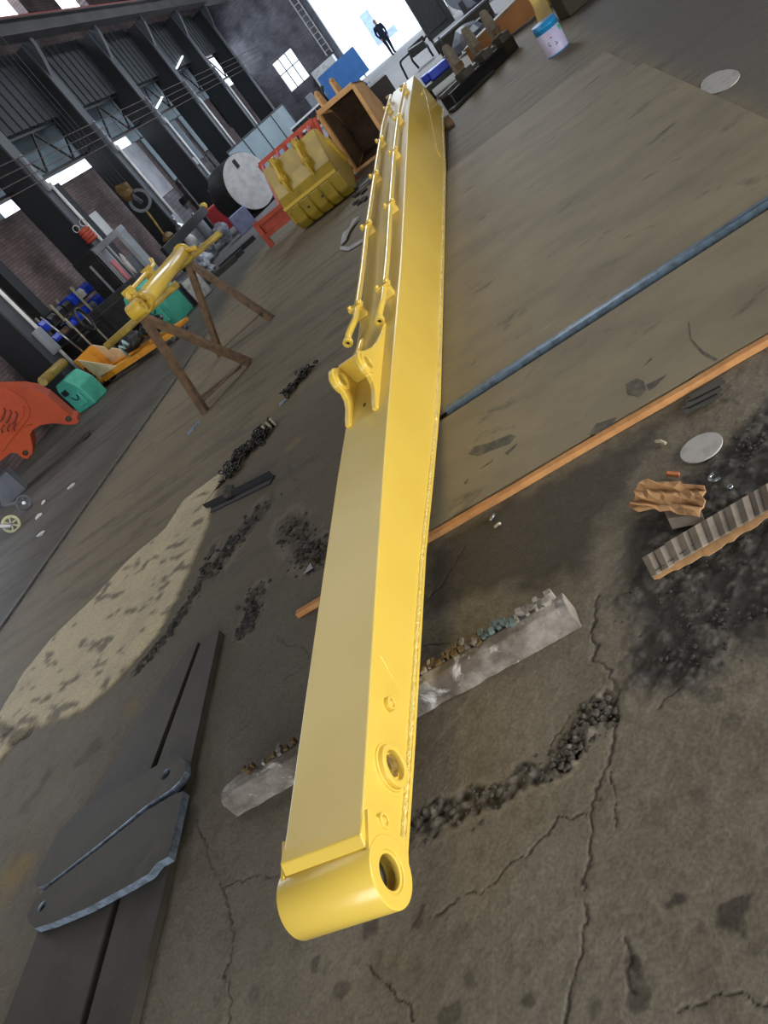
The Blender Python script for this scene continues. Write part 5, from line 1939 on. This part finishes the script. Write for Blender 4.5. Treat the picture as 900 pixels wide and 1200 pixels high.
for a_, b_ in (((-7.9, 33.2, .1), (-6.5, 34.6, .1)), ((-7.9, 33.2, .75), (-6.5, 34.6, .75)), ((-7.9, 33.2, 0), (-7.9, 33.2, .8)), ((-6.5, 34.6, 0), (-6.5, 34.6, .8)), ((-7.5, 33.0, .4), (-6.1, 34.4, .4))):
    bm = NB()
    bar(bm, a_, b_, .07, .07)
    t.part('frame_bar', bm, M_WHITE)
for k in range(4):
    f = (k + .5) / 4
    bm = NB()
    box(bm, (-7.9 + 1.4 * f, 33.25 + 1.4 * f, .45), (.38, .1, .55), PI / 4)
    t.part('seat_back', bm, M_BLACK)
bm = NB()
box(bm, (-7.9, 40.0, .6), (.4, .4, 1.2), .3)
single('pale_canister', bm, M_GREYL, 'pale upright canister against the dark end wall', 'canister', (-7.9, 40.0, 0), bevel=.05)
bm = NB()
box(bm, (-2.25, 17.3, .42), (.6, .8, .84), .15)
single('brown_box', bm, M_BROWN, 'dark brown box between the orange bucket and the arm', 'box', (-2.25, 17.3, 0), bevel=.02)
bm = NB()
blob(bm, (-2.41, 17.1, .92), (.12, .12, .1), 2, .1, 3)
single('blue_helmet', bm, M_BLUEB, 'small blue helmet on the dark brown box', 'helmet', (-2.41, 17.1, .84))

# person walking in at the gate
def person():
    base = Vector((-3.95, 43.0, 0))
    t = Thing('person', 'person in dark navy work clothes walking in through the bright gate', 'person', base, math.radians(20), world=False)
    V = [(0, 0, .95), (0, 0, 1.12), (0, 0, 1.32), (0, -.01, 1.47), (0, -.02, 1.56), (0, -.035, 1.66), (0, -.02, 1.73),
         (-.19, 0, 1.41), (-.25, .03, 1.14), (-.20, -.04, .92), (-.19, -.07, .84),
         (.19, 0, 1.41), (.25, .03, 1.14), (.20, -.04, .92), (.19, -.07, .84),
         (-.10, 0, .88), (-.11, -.10, .50), (-.11, -.05, .10), (-.11, -.19, .04),
         (.10, 0, .88), (.10, .06, .50), (.10, .18, .12), (.10, .06, .04)]
    R_ = [.15, .145, .16, .065, .06, .095, .07, .07, .055, .042, .04, .07, .055, .042, .04, .105, .075, .055, .045, .105, .075, .055, .045]
    E = [(0, 1), (1, 2), (2, 3), (3, 4), (4, 5), (5, 6), (2, 7), (7, 8), (8, 9), (9, 10), (2, 11), (11, 12), (12, 13), (13, 14), (0, 15), (15, 16), (16, 17), (17, 18), (0, 19), (19, 20), (20, 21), (21, 22)]
    me = bpy.data.meshes.new('person_body')
    me.from_pydata(V, E, [])
    o = bpy.data.objects.new('body', me)
    COL.objects.link(o)
    sk = o.modifiers.new('skin', 'SKIN')
    for i, v in enumerate(me.skin_vertices[0].data):
        v.radius = (R_[i] * (.8 if i in (5, 6) else 1), R_[i])
        v.use_root = i == 0
    o.modifiers.new('sub', 'SUBSURF').levels = 2
    dg = bpy.context.evaluated_depsgraph_get()
    nm = bpy.data.meshes.new_from_object(o.evaluated_get(dg))
    bpy.data.objects.remove(o)
    for m in (M_CLOTH, M_SKIN, M_HAIR):
        nm.materials.append(m)
    for p in nm.polygons:
        z, x, y = p.center.z, p.center.x, p.center.y
        p.use_smooth = True
        p.material_index = 2 if (z > 1.70 or (z > 1.6 and y > .0)) else (1 if z > 1.5 or (.8 < z < .9 and abs(x) > .145) else 0)
    b = bpy.data.objects.new('body', nm)
    COL.objects.link(b)
    b.parent = t.o
    for nme, c_, r_, m in (('nose', (0, -.135, 1.645), (.014, .02, .02), M_SKIN), ('ear', (.085, -.03, 1.65), (.012, .02, .03), M_SKIN), ('ear', (-.085, -.03, 1.65), (.012, .02, .03), M_SKIN),
                           ('eye', (.032, -.118, 1.67), (.012, .008, .007), M_HAIR), ('eye', (-.032, -.118, 1.67), (.012, .008, .007), M_HAIR), ('mouth', (0, -.118, 1.605), (.025, .008, .006), M_RED)):
        bm_ = NB()
        blob(bm_, c_, r_, 1, 0, 1)
        t.part(nme, bm_, m)
    for s_ in (-1, 1):                                              # fingers and thumb on each hand
        for k in range(4):
            bm_ = NB()
            path(bm_, [(s_ * .19, -.085 + .018 * k - .02, .82), (s_ * .185, -.09 + .018 * k - .02, .785), (s_ * .175, -.09 + .018 * k - .01, .755 + .006 * abs(k - 1))], .0085, 6)
            t.part('finger', bm_, M_SKIN)
        bm_ = NB()
        path(bm_, [(s_ * .185, -.115, .845), (s_ * .18, -.135, .82), (s_ * .175, -.14, .79)], .0095, 6)
        t.part('thumb', bm_, M_SKIN)
person()

# things beyond the arm, right of the gate
c = G(518, 36)
t = Thing('black_cabinet', 'tall black cabinet standing at the right of the gate', 'cabinet', c)
bm = NB()
box(bm, c + Vector((0, 0, .95)), (1.05, .7, 1.9), .1)
t.part('body', bm, M_DKST, bevel=.02)
bm = NB()
box(bm, c + Vector((-.02, -.37, .95)), (.8, .03, 1.5), .1)
t.part('door', bm, M_BLACK, bevel=.01)
bm = NB()
box(bm, c + Vector((.62, -.2, 1.0)), (.08, .3, 1.7), .1)
t.part('white_side_rail', bm, M_WHITE)
c = G(546, 17)
t = Thing('grey_drum_machine', 'grey rounded machine drum beside the black cabinet', 'machine', c)
bm = NB()
tube(bm, c + Vector((.35, .2, .75)), c + Vector((.55, 1.1, .75)), .72, 26)
t.part('drum', bm, M_GREY, bevel=.03)
bm = NB()
box(bm, c + Vector((.45, .7, .2)), (1.0, .9, .4))
t.part('foot', bm, M_DKST)
c = G(574, 2)
bm = NB()
blob(bm, c + Vector((0, 0, .35)), (.35, .25, .35), 2, .35, 3)
single('black_motor', bm, M_BLACK, 'small black motor at the top edge right of the drum machine', 'motor', c)
p_, q_ = G(515, 60, .22), G(575, 8, .22)
t = Thing('grey_girder', 'long dark grey girder lying on the floor before the black cabinet', 'girder', (p_ + q_) / 2 - Vector((0, 0, .22)))
bm = NB()
bar(bm, p_, q_, .06, .44)
t.part('web', bm, M_STEEL)
for z in (-.2, .2):
    bm = NB()
    bar(bm, p_ + Vector((0, 0, z)), q_ + Vector((0, 0, z)), .32, .04)
    t.part('flange', bm, M_GREY)
# bench with tubular frame
SY = 24.3
t = Thing('padded_bench', 'black padded bench with curved tubular legs beyond the end of the boom', 'bench', (PY(491, 80, SY).x, SY, 0))
bm = NB()
prism(bm, [PY(477, 60, SY), PY(484, 68, SY), PY(501, 55, SY), PY(495, 48, SY)], (0, .5, 0))
t.part('pad', bm, M_BLACK, bevel=.02)
bm = NB()
prism(bm, [PY(477, 58, SY + .5), PY(481, 62, SY + .5), PY(499, 47, SY + .5), PY(495, 41, SY + .5)], (0, .07, 0))
t.part('back_pad', bm, M_DKST, bevel=.02)
for L_ in ([(478, 93), (470, 77), (469, 73), (472, 69), (480, 62)], [(526, 81), (507, 49), (503, 43), (499, 42), (497, 47)], [(480, 63), (484, 72), (491, 80)], [(500, 52), (504, 60), (508, 66)]):
    bm = NB()
    path(bm, [PY(a_, b_, SY - .05) for a_, b_ in L_], .03, 7)
    t.part('leg', bm, M_BLACK)
CX = -1.03
t = Thing('cart', 'low dark cart loaded with blue packets behind the end of the boom', 'cart', (CX, 16.6, 0))
bm = NB()
box(bm, (CX, 16.5, .22), (.72, .8, .1), .1)
t.part('bed', bm, M_BLACK, bevel=.01)
for x in (-.3, .25):
    bm = NB()
    tube(bm, (CX + x, 16.15, .09), (CX + x + .05, 16.15, .09), .09, 14)
    t.part('wheel', bm, M_RUBBER)
bm = NB()
path(bm, [(CX + .34, 16.4, .2), (CX + .32, 16.6, .6), (CX + .3, 16.7, .75)], .02, 6)
t.part('handle', bm, M_BLACK)
for k, (x, y, s_) in enumerate(((.03, 16.32, (.40, .25, .16)), (-.18, 16.70, (.32, .2, .14)))):
    bm = NB()
    box(bm, (CX + x, y, .272 + s_[2] / 2), s_, .15)
    single('blue_packet', bm, M_BLUEB, ['larger blue packet on the dark cart', 'smaller blue packet at the back of the dark cart'][k], 'packet', (CX + x, y, .27), bevel=.02)
bm = NB()
box(bm, (CX + .22, 16.72, .315), (.34, .2, .09), .15)
single('brown_packet', bm, mat('brown_pack', '#8a5f58', .7), 'brown packet lying between the blue packets', 'packet', (CX + .22, 16.72, .27), bevel=.02)
bm = NB()
blob(bm, G(555, 55) + Vector((0, 0, .25)), (.35, .3, .25), 2, .4, 6)
c = G(555, 55)
single('engine_block', bm, M_GREY, 'grey engine block on the floor behind the three shanks', 'engine', (c.x, c.y, 0))
c = G(568, 36)
bm = NB()
box(bm, c + Vector((0, 0, .14)), (.55, .35, .28), .6)
single('black_case', bm, M_BLACK, 'small black case behind the grey engine block', 'case', (c.x, c.y, 0), bevel=.02)
c = G(533, 70)
bm = NB()
box(bm, c + Vector((0, 0, .1)), (.35, .22, .2), .5)
single('grey_block', bm, M_GREY, 'small grey block on the floor left of the engine block', 'block', (c.x, c.y, 0), bevel=.02)
# orange box girder behind the three-shank frame
og = Thing('orange_girder', 'dull orange box girder lying behind the three shanks', 'girder', (.3, 16.2, 0))
bm = NB()
prism(bm, [(-.45, 16.6, .04), (1.6, 15.9, .04), (1.6, 15.9, .52), (-.45, 16.6, .28)], (.1, .4, 0))
og.part('web', bm, mat('dull_orange_paint', '#a5713f', .6, hex2='#8d5f35', scale=2), bevel=.01)
bm = NB()
prism(bm, [(-.48, 16.56, .28), (1.6, 15.86, .52), (1.6, 15.86, .55), (-.48, 16.56, .31)], (.12, .5, 0))
og.part('top_flange', bm, mat('dull_orange_edge', '#8a7a68', .6))
# three-shank frame
sf = Thing('shank_frame', 'low black steel frame with three upright grey shanks beyond the arm', 'frame', (-.4, 14.2, 0))
a_, b_ = Vector((-.95, 13.42, .11)), Vector((.24, 14.45, .11))
bm = NB()
bar(bm, a_, b_, .28, .22)
sf.part('base_beam', bm, M_BLACKG, bevel=.02)
bm = NB()
bar(bm, a_ + Vector((.0, -.30, -.075)), b_ + Vector((-.45, -.62, -.075)), .16, .05)
sf.part('runner', bm, M_BLACK, bevel=.01)
bm = NB()
bar(bm, a_ + Vector((-.06, .08, .13)), b_ + Vector((-.06, .08, .13)), .12, .05)
sf.part('top_strip', bm, M_STEEL)
for f in (.34, .64, .93):
    e = a_.lerp(b_, f)
    bm = NB()
    box(bm, e + Vector((0, .0, .15)), (.22, .24, .14), .7)
    hs = sf.part('socket', bm, M_STEEL, bevel=.02)
    bm = NB()
    prism(bm, [e + Vector((-.065, -.06, .2)), e + Vector((.05, .06, .2)), e + Vector((.045, .055, .50)), e + Vector((.015, .03, .64)), e + Vector((-.025, -.01, .66)), e + Vector((-.05, -.035, .58))], (-.07, .07, 0))
    sk_ = sf.part('shank', bm, mat('worn_grey_steel', '#7a7164', .6, hex2='#5c5449', scale=9), bevel=.01)
    bm = NB()
    box(bm, e + Vector((-.0, -.03, .30)), (.13, .05, .09), .78)
    sf.part('keeper', bm, M_RUST, sk_)
# pail
pc_ = G(656, 61)
px_, py_ = pc_.x, pc_.y + .12
pl = Thing('paint_pail', 'lilac paint pail with blue lid and small print beyond the steel sheets', 'pail', (px_, py_, 0))
PH, PR = .40, .155
def disc_sec(r, z, n_=36):
    return [(px_ + math.cos(2 * PI * i / n_) * r, py_ + math.sin(2 * PI * i / n_) * r, z) for i in range(n_)]
bm = NB()
loft(bm, [disc_sec(PR * .93, 0), disc_sec(PR * .93, .006), disc_sec(PR, PH * .74)], True)
pl.part('body', bm, M_PAILW)
bm = NB()
loft(bm, [disc_sec(PR * 1.0, PH * .735), disc_sec(PR * 1.02, PH * .74), disc_sec(PR * 1.02, PH * .84), disc_sec(PR * 1.05, PH * .85), disc_sec(PR * 1.05, PH * .88), disc_sec(PR * 1.03, PH * .89), disc_sec(PR * 1.03, PH)], True)
pl.part('lid', bm, M_PAILB)
bm = NB()
loft(bm, [disc_sec(PR * .96, 0.0), disc_sec(PR * .965, .014)], True)
pl.part('base_rim', bm, M_PAILB)
def decal(a0, a1, z0, z1, m, name='print'):
    bm_ = NB()
    n_ = 6
    rr_ = lambda z: PR * (.93 + .07 * z / (PH * .74)) + .0012
    A = [[bm_.verts.new((px_ + math.cos(a) * rr_(z), py_ + math.sin(a) * rr_(z), z)) for a in np.linspace(a0, a1, n_)] for z in (z0, z1)]
    for i in range(n_ - 1):
        bm_.faces.new((A[0][i], A[0][i + 1], A[1][i + 1], A[1][i]))
    pl.part(name, bm_, m)
rad = math.radians
decal(rad(-42), rad(-20), .215, .275, M_PRINTG, 'green_mark')
for k, (a0, z0) in enumerate(((-92, .21), (-96, .23), (-100, .2), (-88, .13), (-84, .11), (-90, .10), (-118, .16), (-122, .14), (-119, .12))):
    decal(rad(a0), rad(a0 + 5 + k % 3 * 2), z0, z0 + .012, M_PRINT if k > 1 else M_PRINTR)
# yellow part and dark block behind the pail
c = G(641, 33)
bm = NB()
prism(bm, [c + Vector((-.10, 0, 0)), c + Vector((.16, 0, 0)), c + Vector((.24, .05, .85)), c + Vector((-.06, .05, .85)), c + Vector((-.03, .02, .35))], (.0, .12, 0))
single('yellow_bracket', bm, M_YELD, 'tall dull yellow bracket standing behind the pail', 'bracket', c, bevel=.01)
c = G(668, 18)
bm = NB()
box(bm, c + Vector((.25, .1, .2)), (.7, .4, .4), .3)
single('olive_block', bm, mat('olive_steel', '#3a3624', .7), 'dark olive steel block right of the yellow bracket', 'block', c, bevel=.02)
